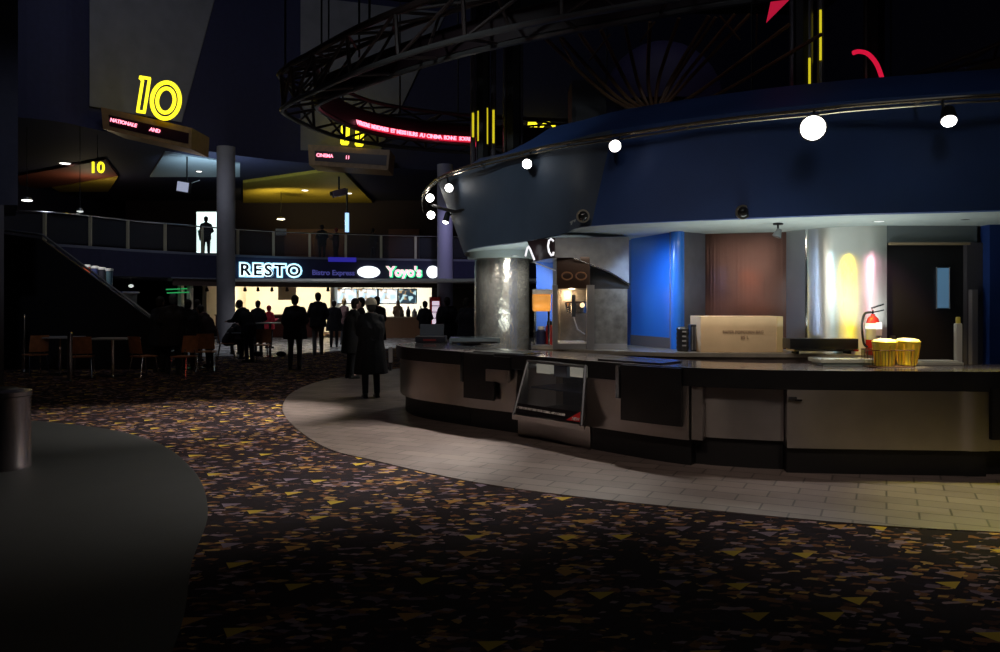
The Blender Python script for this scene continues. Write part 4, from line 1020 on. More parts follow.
MB().box2((.76, 10.80, 1.80), (1.22, 11.55, 2.24), bev=.04).build('canopy', DKB, pm)
MB().box2((1.22, 11.15, 1.80), (1.80, 11.6, 2.45), bev=.02).build('hood_dark_box', BLACK, pm)  # black box put in for the dark underside of the hood
for px in (567, 581):
    v = V(px, 276, 10.72); MB().tube([v + Vector((.07 * math.cos(2 * PI * k / 16), 0, .05 * math.sin(2 * PI * k / 16))) for k in range(16)], .01, 6, True).build('oval_badge', mat('bronze_badge', (.25, .12, .06), .4, .6), pm)
for (px, Y, w_) in ((555, 10.78, .035), (590.5, 10.72, .05)):
    x = (px - 500) / FPX * Y; MB().box2((x - w_, Y - .03, .985), (x + w_, Y + .03, 1.85)).build('post', STEEL, pm)
x0, x1 = .78, 1.72
MB().box2((x0, 10.8, .985), (x1, 11.5, 1.06)).build('base', STEEL, pm)
MB().box2((x0 + .02, 10.85, 1.06), (1.18, 11.4, 1.075)).build('popcorn_bed', mat('lit_popcorn_bed', (.95, .9, .8), .7), pm)
MB().box2((x0 + .01, 11.48, 1.06), (x1, 11.5, 1.82)).build('back_panel', mat('warm_steel', (.45, .38, .3), .3, .7, noise=.3), pm)
MB().box2((1.24, 10.8, 1.0), (x1, 10.83, 1.80)).build('side_panel', mat('grey_hammered_panel', (.30, .29, .27), .35, .7, noise=.35, nscale=9), pm)
MB().box2((x0 + .03, 10.79, 1.08), (1.19, 10.797, 1.80)).build('glass_front', GLASSTHIN, pm)
MB().lathe([(.05, 0), (.14, .02), (.17, .16), (.15, .18)], (1.07, 11.15, 1.45), 24).build('kettle', mat('kettle_steel', (.7, .6, .5), .2, 1), pm)
MB().tube([(1.0, 11.0, 1.75), (1.0, 11.0, 1.45), (1.06, 10.95, 1.25), (1.16, 10.95, 1.18)], .01, 6).build('kettle_cable', mat('white_plastic', (.85, .85, .85), .4), pm)
MB().box2((.98, 10.9, 1.42), (1.03, 10.95, 1.72)).build('control_box', BLACK, pm)
light('popcorn_lamp', 'POINT', (1.0, 11.15, 1.72), 7, (1, .75, .45), size=.05)
MB().ball((1.13, 11.0, 1.58), .035, 12).build('heat_bulb', mat('warm_bulb', (1, .8, .5), .4, emit=(1, .7, .35), estr=2.2), pm)
# amber drum warmer left of it
v = V(542, 302, 11.1)
t = thing('amber_drum_warmer', 'glowing amber drum on a stand between the steel column and popcorn machine', 'warmer', (v.x, 11.1, .98))
MB().lathe([(.115, -.13), (.13, -.12), (.13, .10), (.12, .115)], v, 28, Matrix.Rotation(PI / 2, 3, 'Y')).build('drum', mat('amber_drum', (.85, .38, .08), .4, emit=(1, .42, .08), estr=.45), t)
MB().box(v + Vector((0, 0, .14)), (.27, .2, .07), bev=.02).build('cap', mat('white_plastic', (.85, .85, .85), .4), t)
MB().tube([(v.x - .10, 11.2, .985), (v.x - .10, 11.2, v.z + .1)], .015, 8).build('stand', CHROME, t)
MB().tube([(v.x + .10, 11.2, .985), (v.x + .10, 11.2, v.z + .1)], .015, 8).build('stand', CHROME, t)
MB().box2((v.x - .14, 11.0, .98), (v.x + .14, 11.4, 1.02)).build('base', STEEL, t)
light('drum_glow', 'POINT', (v.x, 10.8, v.z - .3), 2.0, (1, .8, .5), size=.05)
# small goods behind: red bottle, dark jar
def jar(px, Y, h, r, c, lb, name, cat):
    x = (px - 500) / FPX * Y
    t = thing(name, lb, cat, (x, Y, 1.02 if False else .98))
    MB().lathe([(r * .95, 0), (r, .01), (r, h * .75), (r * .7, h * .85)], (x, Y, .98), 18).build('body', mat('paint_' + name, c, .35), t)
    MB().lathe([(r * .75, h * .85), (r * .75, h), (r * .6, h * 1.01)], (x, Y, .98), 18).build('cap', mat('white_plastic', (.85, .85, .85), .4) if c[0] < .3 else BLACK, t)
jar(550.5, 11.75, .36, .07, (.6, .03, .03), 'red squeeze bottle behind the amber drum', 'red_bottle', 'bottle')
jar(541, 11.75, .28, .07, (.03, .04, .12), 'dark blue jar behind the amber drum', 'blue_jar', 'jar')
# cup dispensers / black cups next to box
def stackcup(px, lb, grp=None):
    x = (px - 500) / FPX * 10.45
    t = thing('cup_stack', lb, 'cup stack', (x, 10.45, .98))
    MB().lathe([(.07, 0)] + [(.075 + .008 * (k % 2), .02 + .03 * k) for k in range(10)] + [(.06, .32)], (x, 10.45, .98), 20).build('cups', mat('black_cup', (.015, .015, .017), .35), t)
    for k in range(4):
        MB().box((x, 10.355, 1.06 + .06 * k), (.05, .01, .018)).build('print_line', mat('grey_print', (.25, .25, .27), .5), t)
stackcup(682.5, 'stack of black printed cups in front of the blue corner')
o = MB().box2((2.49, 10.44, .98), (2.62, 10.6, 1.33), bev=.01).build('black_dispenser', mat('black_plastic', (.012, .012, .014), .3)); tag(recenter(o), 'black dispenser between the cup stack and the cardboard box', 'dispenser')
for k in range(3): MB().box2((2.50 + .04 * k, 10.43, 1.0), (2.52 + .04 * k, 10.441, 1.30)).build('slot', DULLMETAL, o)
# cardboard box
xa, xb = (701 - 500) / FPX * 10.2, (786 - 500) / FPX * 10.2
cbx = thing('cardboard_box', 'long closed cardboard box with faint print on the back counter', 'box', ((xa + xb) / 2, 10.5, .98))
MB().box2((xa, 10.22, .981), (xb - .03, 10.78, 1.44), bev=.006).build('carton', CARD, cbx); cbt = list(cbx.children)[0]
MB().box2((xb - .11, 10.212, .985), (xb - .035, 10.222, 1.438)).build('tape', mat('shiny_tape', (.6, .42, .2), .2), cbx)
text('box_print', 'PAPER POPCORN BAG', .052, PRINT, ((xa + xb) / 2 + .0, 10.214, 1.24), cbt, ext=.001, off=.001)
text('box_print', '85 L', .06, PRINT, ((xa + xb) / 2 + .02, 10.214, 1.17), cbt, ext=.001, off=.001)
# dark heated tray right of box with glass lid
ra, rb = (788 - 500) / FPX * 10.0, (856 - 500) / FPX * 10.0
t = thing('warming_tray', 'black warming tray with steel lip right of the cardboard box', 'tray', ((ra + rb) / 2, 10.0, .98))
MB().box2((ra, 9.93, 1.04), (rb, 10.2, 1.17), bev=.01).build('body', mat('black_plastic', (.012, .012, .014), .3), t)
MB().box2((ra + .03, 9.88, 1.015), (rb - .02, 10.15, 1.04)).build('lip', CHROME, t)
for k in (.1, .75): MB().box2((ra + k - .02, 9.95, .98), (ra + k + .02, 10.1, 1.02)).build('foot', BLACK, t)
x = (842 - 500) / FPX * 8.3
t = thing('glass_serving_dish', 'flat glass dish on the worktop left of the popcorn tubs', 'dish', (x, 8.3, TOPZ))
MB().box2((x - .27, 8.12, TOPZ + .001), (x + .27, 8.42, TOPZ + .03), bev=.008).build('dish', mat('green_glass', (.35, .45, .42), .1, coat=.5), t)
MB().box2((x - .30, 8.10, TOPZ + .031), (x + .26, 8.44, TOPZ + .07), bev=.008).build('lid', mat('milky_glass', (.55, .58, .48), .15, coat=.5), t)
x = (905 - 500) / FPX * 8.2
# fire extinguisher
ex = Vector((4.53, 9.72, .98))
t = thing('fire_extinguisher', 'red fire extinguisher with white label and black hose behind popcorn tubs', 'fire extinguisher', ex)
MB().lathe([(.07, 0), (.082, .02), (.082, .38), (.06, .45), (.025, .48), (.025, .50)], ex, 24).build('cylinder', mat('extinguisher_red', (.55, .03, .02), .25, coat=.4), t)
ecy = list(t.children)[0]
MB().lathe([(.0835, .19), (.0835, .39)], ex, 24).build('label_band', mat('cream_label', (.6, .6, .5), .5), ecy)
MB().box2((ex.x + .0, ex.y - .087, ex.z + .24), (ex.x + .07, ex.y - .075, ex.z + .40)).build('hang_tag', mat('white_tag', (.85, .8, .8), .5), ecy)
MB().tube([ex + Vector((0, 0, .5)), ex + Vector((0, 0, .54)), ex + Vector((-.03, -.02, .57)), ex + Vector((.12, -.02, .62))], .012, 6).tube([ex + Vector((0, 0, .52)), ex + Vector((.13, -.01, .55))], .009, 6).build('handle', CHROME, t)
MB().tube(catmull([ex + Vector((-.02, 0, .52)), ex + Vector((-.11, -.02, .50)), ex + Vector((-.14, -.02, .35)), ex + Vector((-.12, -.02, .15)), ex + Vector((-.08, -.03, .10))], 5), .014, 8).build('hose', BLACK, t)
# popcorn tubs in a wire basket
TUB = mat('yellow_tub', (1.0, .74, .04), .35, coat=.2)
POP = mat('popcorn_heap', (.95, .85, .5), .8, bump=1.0, bscale=60)
def tub(px, Y, lb, lean=0.0):
    x = (px - 500) / FPX * Y
    t = thing('popcorn_tub', lb, 'popcorn tub', (x, Y, TOPZ + .012))
    t.rotation_euler = (0, lean, 0)
    def loc(mb): return mb
    n = 24
    MB().lathe([(.085, 0), (.118, .235), (.122, .24), (.118, .245)], (x, Y, TOPZ + .012), 28).build('tub_body', TUB, t)
    MB().lathe([(.112, .243), (.10, .262), (.05, .272)], (x, Y, TOPZ + .012), 24).build('lid', mat('yellow_lid', (.95, .8, .35), .3, coat=.3), t)
    for k in range(8):
        a = 2 * PI * k / 8
        MB().tube([(x + .091 * math.cos(a), Y + .091 * math.sin(a), TOPZ + .03), (x + .117 * math.cos(a), Y + .117 * math.sin(a), TOPZ + .22)], .006, 5).build('fold', mat('orange_fold', (.75, .40, .02), .4), t)
tub(884.5, 8.02, 'yellow popcorn tub inside the wire basket')
tub(907, 8.12, 'yellow popcorn tub at the right of the wire basket', .04)
x = 3.875
t = thing('wire_basket', 'dark wire basket round the yellow tubs on the worktop', 'basket', (x, 8.02, TOPZ))
bw, bd = .225, .14
def rr(z, g=0.0): return [(x - bw - g, 8.05 - bd - g, z), (x + bw + g, 8.05 - bd - g, z), (x + bw + .05, 8.05 + bd + g, z), (x - bw + .05, 8.05 + bd + g, z)]
WIRE = mat('dark_wire', (.10, .05, .03), .4, .8)
for z in (TOPZ + .006, TOPZ + .17): MB().tube(rr(z), .005, 6, True).build('hoop', WIRE, t)
mb = MB()
for k in range(15):
    q = x - bw + 2 * bw * k / 14
    for yy, sh_ in ((8.05 - bd, 0), (8.05 + bd, .05)): mb.tube([(q + sh_, yy, TOPZ + .006), (q + sh_, yy, TOPZ + .17)], .0028, 5)
mb.build('wire_bars', WIRE, t)
mb = MB()
for k in range(9): q = 8.05 - bd + 2 * bd * k / 8; e_ = .05 * k / 8; mb.tube([(x - bw + e_, q, TOPZ + .17), (x - bw + e_, q, TOPZ + .006), (x + bw + e_, q, TOPZ + .006), (x + bw + e_, q, TOPZ + .17)], .0028, 5)
mb.build('wire_bars', WIRE, t)
light('tub_fill', 'SPOT', (3.95, 7.6, 3.3), 1100, (1, .85, .5), aim=(4.0, 8.05, 1.1), spot=16, size=.04)  # narrow spot added to brighten the tubs, without a fitting
# papers and bottle
x = (932 - 500) / FPX * 8.3
o = MB().box2((x - .30, 8.18, TOPZ + .001), (x + .26, 8.42, TOPZ + .03), bev=.004).build('paper_stack', mat('grey_paper', (.42, .42, .36), .7)); tag(recenter(o), 'flat pile of pale paper right of the popcorn tubs', 'paper pile')
MB().box2((x - .25, 8.20, TOPZ + .031), (x + .22, 8.40, TOPZ + .045)).build('top_sheet', mat('pale_sheet', (.55, .55, .48), .7), o)
x = (957.5 - 500) / FPX * 8.25
t = thing('spray_bottle', 'tall pale bottle with yellow cap in front of the black door', 'bottle', (x, 8.25, TOPZ))
MB().box2((x - .03, 8.21, TOPZ + .001), (x + .03, 8.27, TOPZ + .43), bev=.012).build('body', mat('pale_grey_plastic', (.5, .5, .46), .4), t)
MB().lathe([(.022, .43), (.022, .49), (.015, .495)], (x, 8.24, TOPZ), 16).build('cap', mat('yellow_cap', (.7, .6, .1), .4), t)
# till goods at the left end
v = at(402, 341, 12.5)
t = thing('till', 'dark till on the rounded left end of the worktop', 'till', (-1.0, 12.75, TOPZ))
MB().box2((-1.33, 12.5, TOPZ + .001), (-.85, 12.9, TOPZ + .10), bev=.02).build('body', mat('dark_till', (.02, .02, .03), .4), t)
MB().hexa([(-1.28, 12.75, TOPZ + .08), (-.9, 12.75, TOPZ + .08), (-.9, 12.85, TOPZ + .28), (-1.28, 12.85, TOPZ + .28)], (0, .05, 0)).build('display', mat('dark_till', (.02, .02, .03), .4), t)
MB().box2((-1.2, 12.49, TOPZ + .03), (-1.0, 12.502, TOPZ + .06)).build('slot', mat('dull_red', (.25, .03, .03), .4), t)
o = MB().box2((-.78, 12.3, TOPZ + .001), (.0, 12.9, TOPZ + .09), bev=.02).build('glass_cover', mat('pale_blue_glass', (.22, .27, .30), .12, coat=.6)); tag(recenter(o), 'low glass cover on the worktop between till and steel column', 'glass cover')
MB().box2((-.74, 12.28, TOPZ + .015), (-.04, 12.299, TOPZ + .03)).build('edge_strip', CHROME, o)
t = thing('chrome_bracket', 'small chrome bracket hanging at the left end of the counter edge', 'bracket', (-1.62, 11.95, .6))
MB().box2((-1.66, 11.9, .72), (-1.60, 11.96, .95), bev=.01).build('plate', mat('white_plastic', (.85, .85, .85), .4), t)
MB().box2((-1.65, 11.88, .60), (-1.61, 11.95, .72)).build('hook', CHROME, t)

# ================================================================== OVERHEAD: ring ticker, trusses, neon columns, fan
H = 4.0; ZR = EYE + H
ov = [(-.93, 4.17), (-.86, 3.98), (-.66, 3.75), (-.35, 3.42), (0, 3.13), (.43, 2.87), (.83, 2.66), (1.4, 2.5), (2.0, 2.7), (2.3, 3.4), (2.1, 4.3), (1.5, 5.0), (.7, 5.25), (-.16, 5.1), (-.61, 4.88), (-.82, 4.62)]
OV = catmull([(a * H, b * H, ZR) for a, b in ov], 6, True)
def ctr_off(P, d, dz):
    c = Vector((2.6, 15.5, 0)); out = []
    for p in P:
        n = Vector((p.x - c.x, p.y - c.y, 0)).normalized(); out.append(Vector((p.x + n.x * d, p.y + n.y * d, p.z + dz)))
    return out
rg = thing('ticker_ring', 'big suspended lattice ring with a red running text on its inner face', 'ring sign', (2.6, 15.5, ZR))
mb = MB(); n = len(OV)
q0 = ctr_off(OV, -.02, 0); q1 = ctr_off(OV, -.02, .42); q2 = ctr_off(OV, .12, .42); q3 = ctr_off(OV, .12, 0)
vv = [[mb.bm.verts.new(q[i]) for q in (q0, q1, q2, q3)] for i in range(n)]
for i in range(n):
    for k in range(4): mb.bm.faces.new((vv[i][k], vv[(i + 1) % n][k], vv[(i + 1) % n][(k + 1) % 4], vv[i][(k + 1) % 4]))
mb.build('ring_band', BAND, rg)
MB().tube(ctr_off(OV, .05, -.03), .055, 8, True).build('lower_tube', TRUSSLIGHT, rg)
MB().tube(ctr_off(OV, .05, .44), .03, 8, True).build('upper_tube', TRUSS, rg)
# ticker text on the far inner face
far = catmull([(a * H, b * H, ZR + .07) for a, b in [(-.16, 5.1), (-.4, 5.02), (-.61, 4.88), (-.76, 4.72), (-.83, 4.6)]], 8)
far = ctr_off(far, -.06, 0); far.reverse()
MB().loft([p - Vector((0, 0, .075)) for p in far], [p + Vector((0, 0, .075)) for p in far], (0, .02, 0)).build('ticker_strip', RDIM, rg)
tot = sum((b - a).length for a, b in zip(far, far[1:])); msg = 'WELCOME MESDAMES ET MESSIEURS AU CINEMA BONNE SOIREE'
acc = 0; ci = 0; last = far[0]; step = tot / (len(msg) + 1)
for a, b in zip(far, far[1:]):
    L_ = (b - a).length
    while ci < len(msg) and (ci + .6) * step <= acc + L_:
        p = a.lerp(b, ((ci + .6) * step - acc) / L_)
        if msg[ci] != ' ':
            text('ticker_letter', msg[ci], .13, RNEONB, p + Vector((0, -.05, 0)), rg, rz=math.atan2((b - a).y, (b - a).x), off=.004)
        ci += 1
    acc += L_
# red tail by the neon column and red arc at the right
o = MB().tube(catmull([at(474, 143, 18.2), at(478, 146, 18.0), at(480.5, 150, 17.8)], 5), .05, 8).build('red_neon_tail', RNEON, rg)
o = MB().tube(catmull([at(853, 53, 13.6), at(859, 51.5, 13.6), at(868, 54, 13.6), at(876, 63, 13.6), at(881, 75, 13.6), at(884, 87, 13.6)], 6), .038, 8).build('red_neon_arc', mat('deep_red_neon', (.9, .02, .05), .5, emit=(.9, .01, .06), estr=.7))
tag(recenter(o), 'curved deep red neon stroke above the glaring lamp', 'neon light')
MB().tube([at(884, 87, 13.6), at(884, 115, 13.6)], .03, 8).build('stem', BLACK, o)
# hanger rods and outer truss
for i in range(0, n, 12):
    p = OV[i]; MB().tube([(p.x, p.y, ZR + .55), (p.x, p.y, ZC)], .02, 6).build('hanger_rod', BLACK, rg)
O1 = ctr_off(OV, .80, -.10); O2 = ctr_off(OV, .85, .62); I2 = ctr_off(OV, .05, .72)
MB().tube(O1, .05, 8, True).build('outer_tube', TRUSSLIGHT, rg)
MB().tube(O2, .06, 8, True).build('upper_chord', TRUSS, rg)
MB().tube(I2, .045, 8, True).build('inner_chord', TRUSS, rg)
i = 0
while i < n:
    j = (i + 4) % n; k2 = (i + 2) % n
    mb = MB()
    mb.tube([O1[i], O2[i]], .035, 6); mb.tube([O2[i], I2[i]], .03, 6); mb.tube([O1[i], OV[i]], .03, 6)
    mb.tube([O2[i], I2[j]], .028, 6); mb.tube([O2[j], I2[i]], .028, 6); mb.tube([O1[i], O2[j]], .03, 6); mb.tube([O1[k2], I2[i]], .026, 6)
    mb.build('lattice_bay', TRUSS, rg); i += 4
for i in range(6, n, 12): MB().tube([O2[i], (O2[i].x, O2[i].y, ZC)], .02, 6).build('hanger_rod', BLACK, rg)
# red pennant at top
o = MB().hexa([at(769, 20, 11), at(775, -8, 11), at(797, -8, 11)], (0, .12, 0)).build('red_sign_corner', mat('red_lit_sign', (.6, .01, .04), .5, emit=(.6, .01, .05), estr=.7))
tag(o, 'lower tip of a red lit sign hanging at the top edge', 'sign')
MB().tube([at(785, -6, 11.06), (at(785, -6, 11.06).x, 11.06, ZC)], .02, 6).build('hanger_rod', BLACK, o)
# neon columns
def ncol(name, label, items, Y, zb, loc_px, m=TRUSSLIGHT):
    t = thing(name, label, 'column light', ((loc_px - 500) / FPX * Y, Y, zb))
    for px, r, lit, mm in items:
        x = (px - 500) / FPX * Y
        MB().tube([(x, Y, zb), (x, Y, ZC)], r, 8).build('tube', mm or m, t)
        for (a, b) in lit:
            MB().tube([at(px, b, Y - r - .03), at(px, a, Y - r - .03)], .02, 8).build('neon_tube', YNEONDIM, t)
    return t
cm = mat('dim_clear_tube', (.12, .11, .13), .25, .3)
ncol('neon_column', 'cluster of vertical tubes with lit yellow ends left of the brown tubes', [(473, .05, [(138, 114)] if False else [(113, 137)], cm), (478.5, .05, [(111, 141)], cm), (487, .05, [(108, 144)], cm), (493.5, .05, [(110, 143)], cm), (483, .13, [], BLACK)], 15.2, 2.6, 484)
ncol('brown_tube_column', 'cluster of unlit brown vertical tubes beside the yellow neon tubes', [(505, .04, [], None), (509, .05, [], DKB), (513, .05, [], DKB), (517, .05, [], DKB), (521, .04, [], None), (513, .16, [], BLACK)], 15.4, 2.6, 513, cm)
ncol('neon_column', 'vertical tubes with two yellow neon strokes above the glaring lamp', [(792, .05, [], cm), (797, .05, [], cm), (803, .05, [], cm), (809.5, .06, [(58, 92)], cm), (820.5, .06, [(10, 60)], cm), (800, .14, [], BLACK)], 13.2, 2.7, 800)
ncol('brown_tube_column', 'cluster of unlit brown vertical tubes near the red neon stroke', [(866, .05, [], DKB), (871, .05, [], DKB), (877, .06, [], DKB), (882, .05, [], cm), (874, .16, [], BLACK)], 14.4, 2.7, 874)
# fan with ribs, dome behind
fan = thing('fan_sculpture', 'dark fan of curved brown ribs spreading above the blue fascia', 'sculpture', at(655, 110, 12.6))
RIB = mat('rib_brown', (.20, .11, .05), .5)
hub = at(655, 118, 12.6)
for tx, ty, bend in ((545, 38, -16), (560, 36, -14), (579, 33, -12), (601, 30, -9), (625, 25, -5), (650, 22, -2), (679, 18, 2), (709, 16, 5), (716, 17, 7), (750, 14, 11), (790, 24, 14), (735, 14, 9), (822, 34, 16)):
    tip = at(tx, ty, 12.2); mid = hub.lerp(tip, .5) + Vector((-.012 * bend * -1 * -1, .5, -.01 * abs(bend)))
    MB().tube(catmull([hub, mid, tip], 8), [.03] * 17, 6).build('fan_rib', RIB, fan)
MB().ball(hub, (.3, .3, .2), 16).build('hub', BLACK, fan)
mb = MB()
for tx, ty, bx, by in ((610, 34, 590, 60), (655, 22, 640, 42), (720, 16, 740, 40), (560, 40, 575, 66), (757, 14, 756, 45)):
    MB().tube([at(tx, ty, 12.1), at(bx, by, 12.4)], .015, 6).build('brace', RIB, fan)
MB().tube([hub, (hub.x, hub.y, 2.7)], .12, 12).build('stand', BLACK, fan)
dm = MB().lathe([(1.05 * math.cos(a), 1.1 * math.sin(a)) for a in [0, .2, .4, .6, .8, 1.0, 1.2, 1.4, 1.55]], at(663, 104, 14.0), 40, Matrix.Diagonal((1, .5, 1))).build('dome_lantern', mat('indigo_dome', (.07, .06, .17), .6))
dm['label'] = 'dark indigo dome standing behind the fan of ribs'; dm['category'] = 'dome'
MB().lathe([(.5, 2.7), (.5, at(663, 104, 14).z)], (at(663, 104, 14).x, 14, 0), 24).build('pedestal', BLACK, dm)
blk = MB().box2((at(572, 100, 13.4).x, 13.4, 3.0), (at(606, 100, 13.4).x, 14.2, at(590, 80, 13.4).z)).build('equipment_box', BLACK); tag(recenter(blk), 'black equipment box beside the indigo dome', 'box')
MB().box2((at(576, 100, 13.4).x, 13.38, 3.2), (at(602, 100, 13.4).x, 13.4, 4.9)).build('access_panel', mat('near_black_panel', (.012, .012, .016), .4), blk)
struct(MB().box2((.9, 13.4, 2.72), (2.0, 14.2, 3.0)).build('trim_7', BLACK))

# lights of the upper floor and the hall beyond
light('upper_blue_light', 'SPOT', (-11.6, 32.2, 5.2), 330, (.6, .85, 1), aim=(-11.4, 33.6, 7.5), spot=120, size=.2)
light('yellow_soffit_light', 'SPOT', (-11.6, 41.5, 5.4), 200, (1, .85, .3), aim=(-11.2, 43, 7.4), spot=130, size=.2)
light('soffit_light_mid', 'POINT', (-8.6, 42, 5.6), 26, (1, .8, .5), size=.2)
light('soffit_light_left', 'POINT', (-19.0, 37, 6.3), 45, (1, .8, .5), size=.2)
light('lilac_column_light', 'SPOT', (-1.9, 31.5, 5.6), 200, (.65, .62, 1), aim=(-2.4, 34.6, 4), spot=60, size=.2)
light('column_light', 'POINT', (-10.6, 28.8, 5.8), 26, (.8, .85, 1), size=.2)
light('food_court_floor_light', 'SPOT', (-6.6, 29, 3.0), 180, (.9, .92, 1), aim=(-6.8, 29.6, 0), spot=150, size=.3)
light('shop_front_floor_light', 'SPOT', (-10.2, 26.5, 3.0), 70, (.75, .85, 1), aim=(-10.4, 26, 0), spot=130, size=.3)

# ================================================================== PEOPLE
SKINM = mat('skin', (.45, .27, .20), .55); 
def remesh(mb, voxel, name, m, parent, smooth_it=4, **k):
    me = bpy.data.meshes.new(name); bmesh.ops.recalc_face_normals(mb.bm, faces=mb.bm.faces[:]); mb.bm.to_mesh(me); mb.bm.free()
    o = bpy.data.objects.new(name, me)
    r = o.modifiers.new('r', 'REMESH'); r.mode = 'VOXEL'; r.voxel_size = voxel; r.use_smooth_shade = True
    if smooth_it:
        s = o.modifiers.new('s', 'SMOOTH'); s.iterations = smooth_it; s.factor = .5
    me2 = evaluated_mesh(o); me2.name = name
    bpy.data.objects.remove(o); me2.materials.clear(); me2.materials.append(m); me2.shade_smooth()
    o = bpy.data.objects.new(name, me2); COL.objects.link(o)
    if parent: o.parent = parent
    return o
def person(px, Y, h, heading, label, top=(.01, .01, .012), legs=(.015, .015, .02), hair=(.02, .015, .01), sit=False, lean=0.0, arms=('down', 'down'), hem=.78, bulk=1.0, hat=None, long_hair=False, z0=None, tilt=0.0, skin=SKINM, vox=.016, stride=0.0, boots=(.01, .01, .01)):
    x = (px - 500) / FPX * Y
    if z0 is None: z0 = .008 if (Y > 23.6 or (Y < 19 and px > 330)) else 0.0
    k = h / 1.75
    body = MB(); coat = MB(); tr_ = MB(); hz = .93 if not sit else .50
    hip = Vector((0, 0, hz)); ch_dir = Vector((0, math.sin(lean), math.cos(lean)))
    chest = hip + ch_dir * .38; neck = hip + ch_dir * .54; headc = hip + Vector((0, math.sin(lean * 1.25 + tilt), math.cos(lean * 1.25 + tilt))) * .70 + Vector((0, .015, 0))
    # torso
    for a, b, w0, r in ((hip, hip, .09, .10), (chest, chest, .07, .10), (neck - ch_dir * .07, neck - ch_dir * .07, .09, .045)):
        body.cap(a + Vector((-w0, 0, 0)), b + Vector((w0, 0, 0)), r)
    for s_ in (-1, 1): body.cap(hip + Vector((s_ * .07, 0, 0)), chest + Vector((s_ * .07, 0, 0)), .10, .10)
    body.cap(neck, headc - Vector((0, 0, .05)), .052, .05)
    # head with face
    body.ball(headc, (.080, .098, .120), 18); body.ball(headc + Vector((0, .035, -.06)), (.05, .055, .05), 12)
    body.cap(headc + Vector((0, .088, .015)), headc + Vector((0, .108, -.02)), .011, .015)
    for s_ in (-1, 1):
        body.ball(headc + Vector((s_ * .077, -.005, -.01)), (.010, .02, .03), 8)
        body.ball(headc + Vector((s_ * .03, .082, .028)), (.022, .012, .009), 8)
    body.cap(headc + Vector((-.018, .086, -.052)), headc + Vector((.018, .086, -.052)), .009)
    # arms
    hands = []
    for s_, ps in ((-1, arms[0]), (1, arms[1])):
        sh = neck + Vector((s_ * .165, 0, -.065))
        if ps == 'down': el = sh + Vector((s_ * .05, -.03, -.28)); wr = el + Vector((s_ * .0, .06, -.25))
        elif ps == 'pocket': el = sh + Vector((s_ * .09, -.07, -.27)); wr = el + Vector((-s_ * .09, .12, -.17))
        elif ps == 'front': el = sh + Vector((s_ * .04, .06, -.27)); wr = el + Vector((-s_ * .06, .24, .06))
        elif ps == 'table': el = sh + Vector((s_ * .06, .14, -.24)); wr = el + Vector((-s_ * .08, .23, -.02))
        elif ps == 'up': el = sh + Vector((s_ * .04, .14, -.20)); wr = el + Vector((-s_ * .08, .13, .20))
        else: el = sh + Vector((s_ * .1, .0, -.26)); wr = el + Vector((s_ * -.12, .14, -.08))
        body.cap(sh, el, .045, .038); body.cap(el, wr, .036, .026)
        coat.cap(sh, el, .068 * bulk, .056 * bulk); coat.cap(el, el.lerp(wr, .93), .054 * bulk, .043 * bulk)
        d = (wr - el).normalized(); side = d.cross(Vector((0, 0, 1))); side = side.normalized() if side.length > .1 else Vector((0, 1, 0))
        if abs(d.z) > .7: side = Vector((0, 1, 0))
        pn = d.cross(side).normalized()
        palm = wr + d * .05; body.cap(wr, palm, .024, .026); body.cap(palm - side * .02, palm + side * .02, .016)
        for f, (o_, ln) in enumerate(((-.033, .058), (-.011, .07), (.011, .075), (.033, .066))):
            b0 = wr + d * .085 + side * o_; b1 = b0 + d * ln * .55 + pn * .006; b2 = b1 + d * ln * .4 + pn * .02
            body.cap(wr + d * .05 + side * o_ * .7, b0, .011, .0105); body.cap(b0, b1, .0105, .0095); body.cap(b1, b2, .0095, .0085)
        tb0 = wr + d * .03 + side * .025; tb1 = tb0 + side * .03 + d * .03; tb2 = tb1 + d * .03 + side * .005; body.cap(tb0, tb1, .013, .011); body.cap(tb1, tb2, .011, .009)
    # legs
    shoes = []
    for s_ in (-1, 1):
        hj = hip + Vector((s_ * .09, 0, -.02))
        if sit: kn = Vector((s_ * .11, .42, .50)); an = Vector((s_ * .11, .40, .09))
        else:
            kn = Vector((s_ * .10, .02 + s_ * stride * .5, .50)); an = Vector((s_ * .105, -.02 + s_ * stride, .09))
        body.cap(hj, kn, .08, .052); body.cap(kn, an, .05, .036)
        tr_.cap(hj, kn, .098, .070); tr_.cap(kn, an + Vector((0, 0, .0)), .068, .056)
        body.cap(an, an + Vector((0, .14, -.05)), .036, .028)
        shoes.append(an)
    tr_.cap(hip + Vector((-.08, 0, 0)), hip + Vector((.08, 0, 0)), .115)
    # coat / jacket
    for s_ in (-1, 1):
        coat.cap(hip + Vector((s_ * .07, 0, .02)), chest - ch_dir * .07 + Vector((s_ * .085, 0, 0)), .135 * bulk, .138 * bulk)
        coat.cap(chest - ch_dir * .07 + Vector((s_ * .085, 0, 0)), neck + Vector((s_ * .085, 0, -.09)), .135 * bulk, .085)
    coat.cap(hip + Vector((0, 0, .05)), neck - ch_dir * .10, .135 * max(1, bulk * .95), .115)
    coat.cap(neck + Vector((-.06, 0, -.035)), neck + Vector((.06, 0, -.035)), .082)
    coat.tube([neck - ch_dir * .05, neck + ch_dir * .035], [.10, .075], 14)
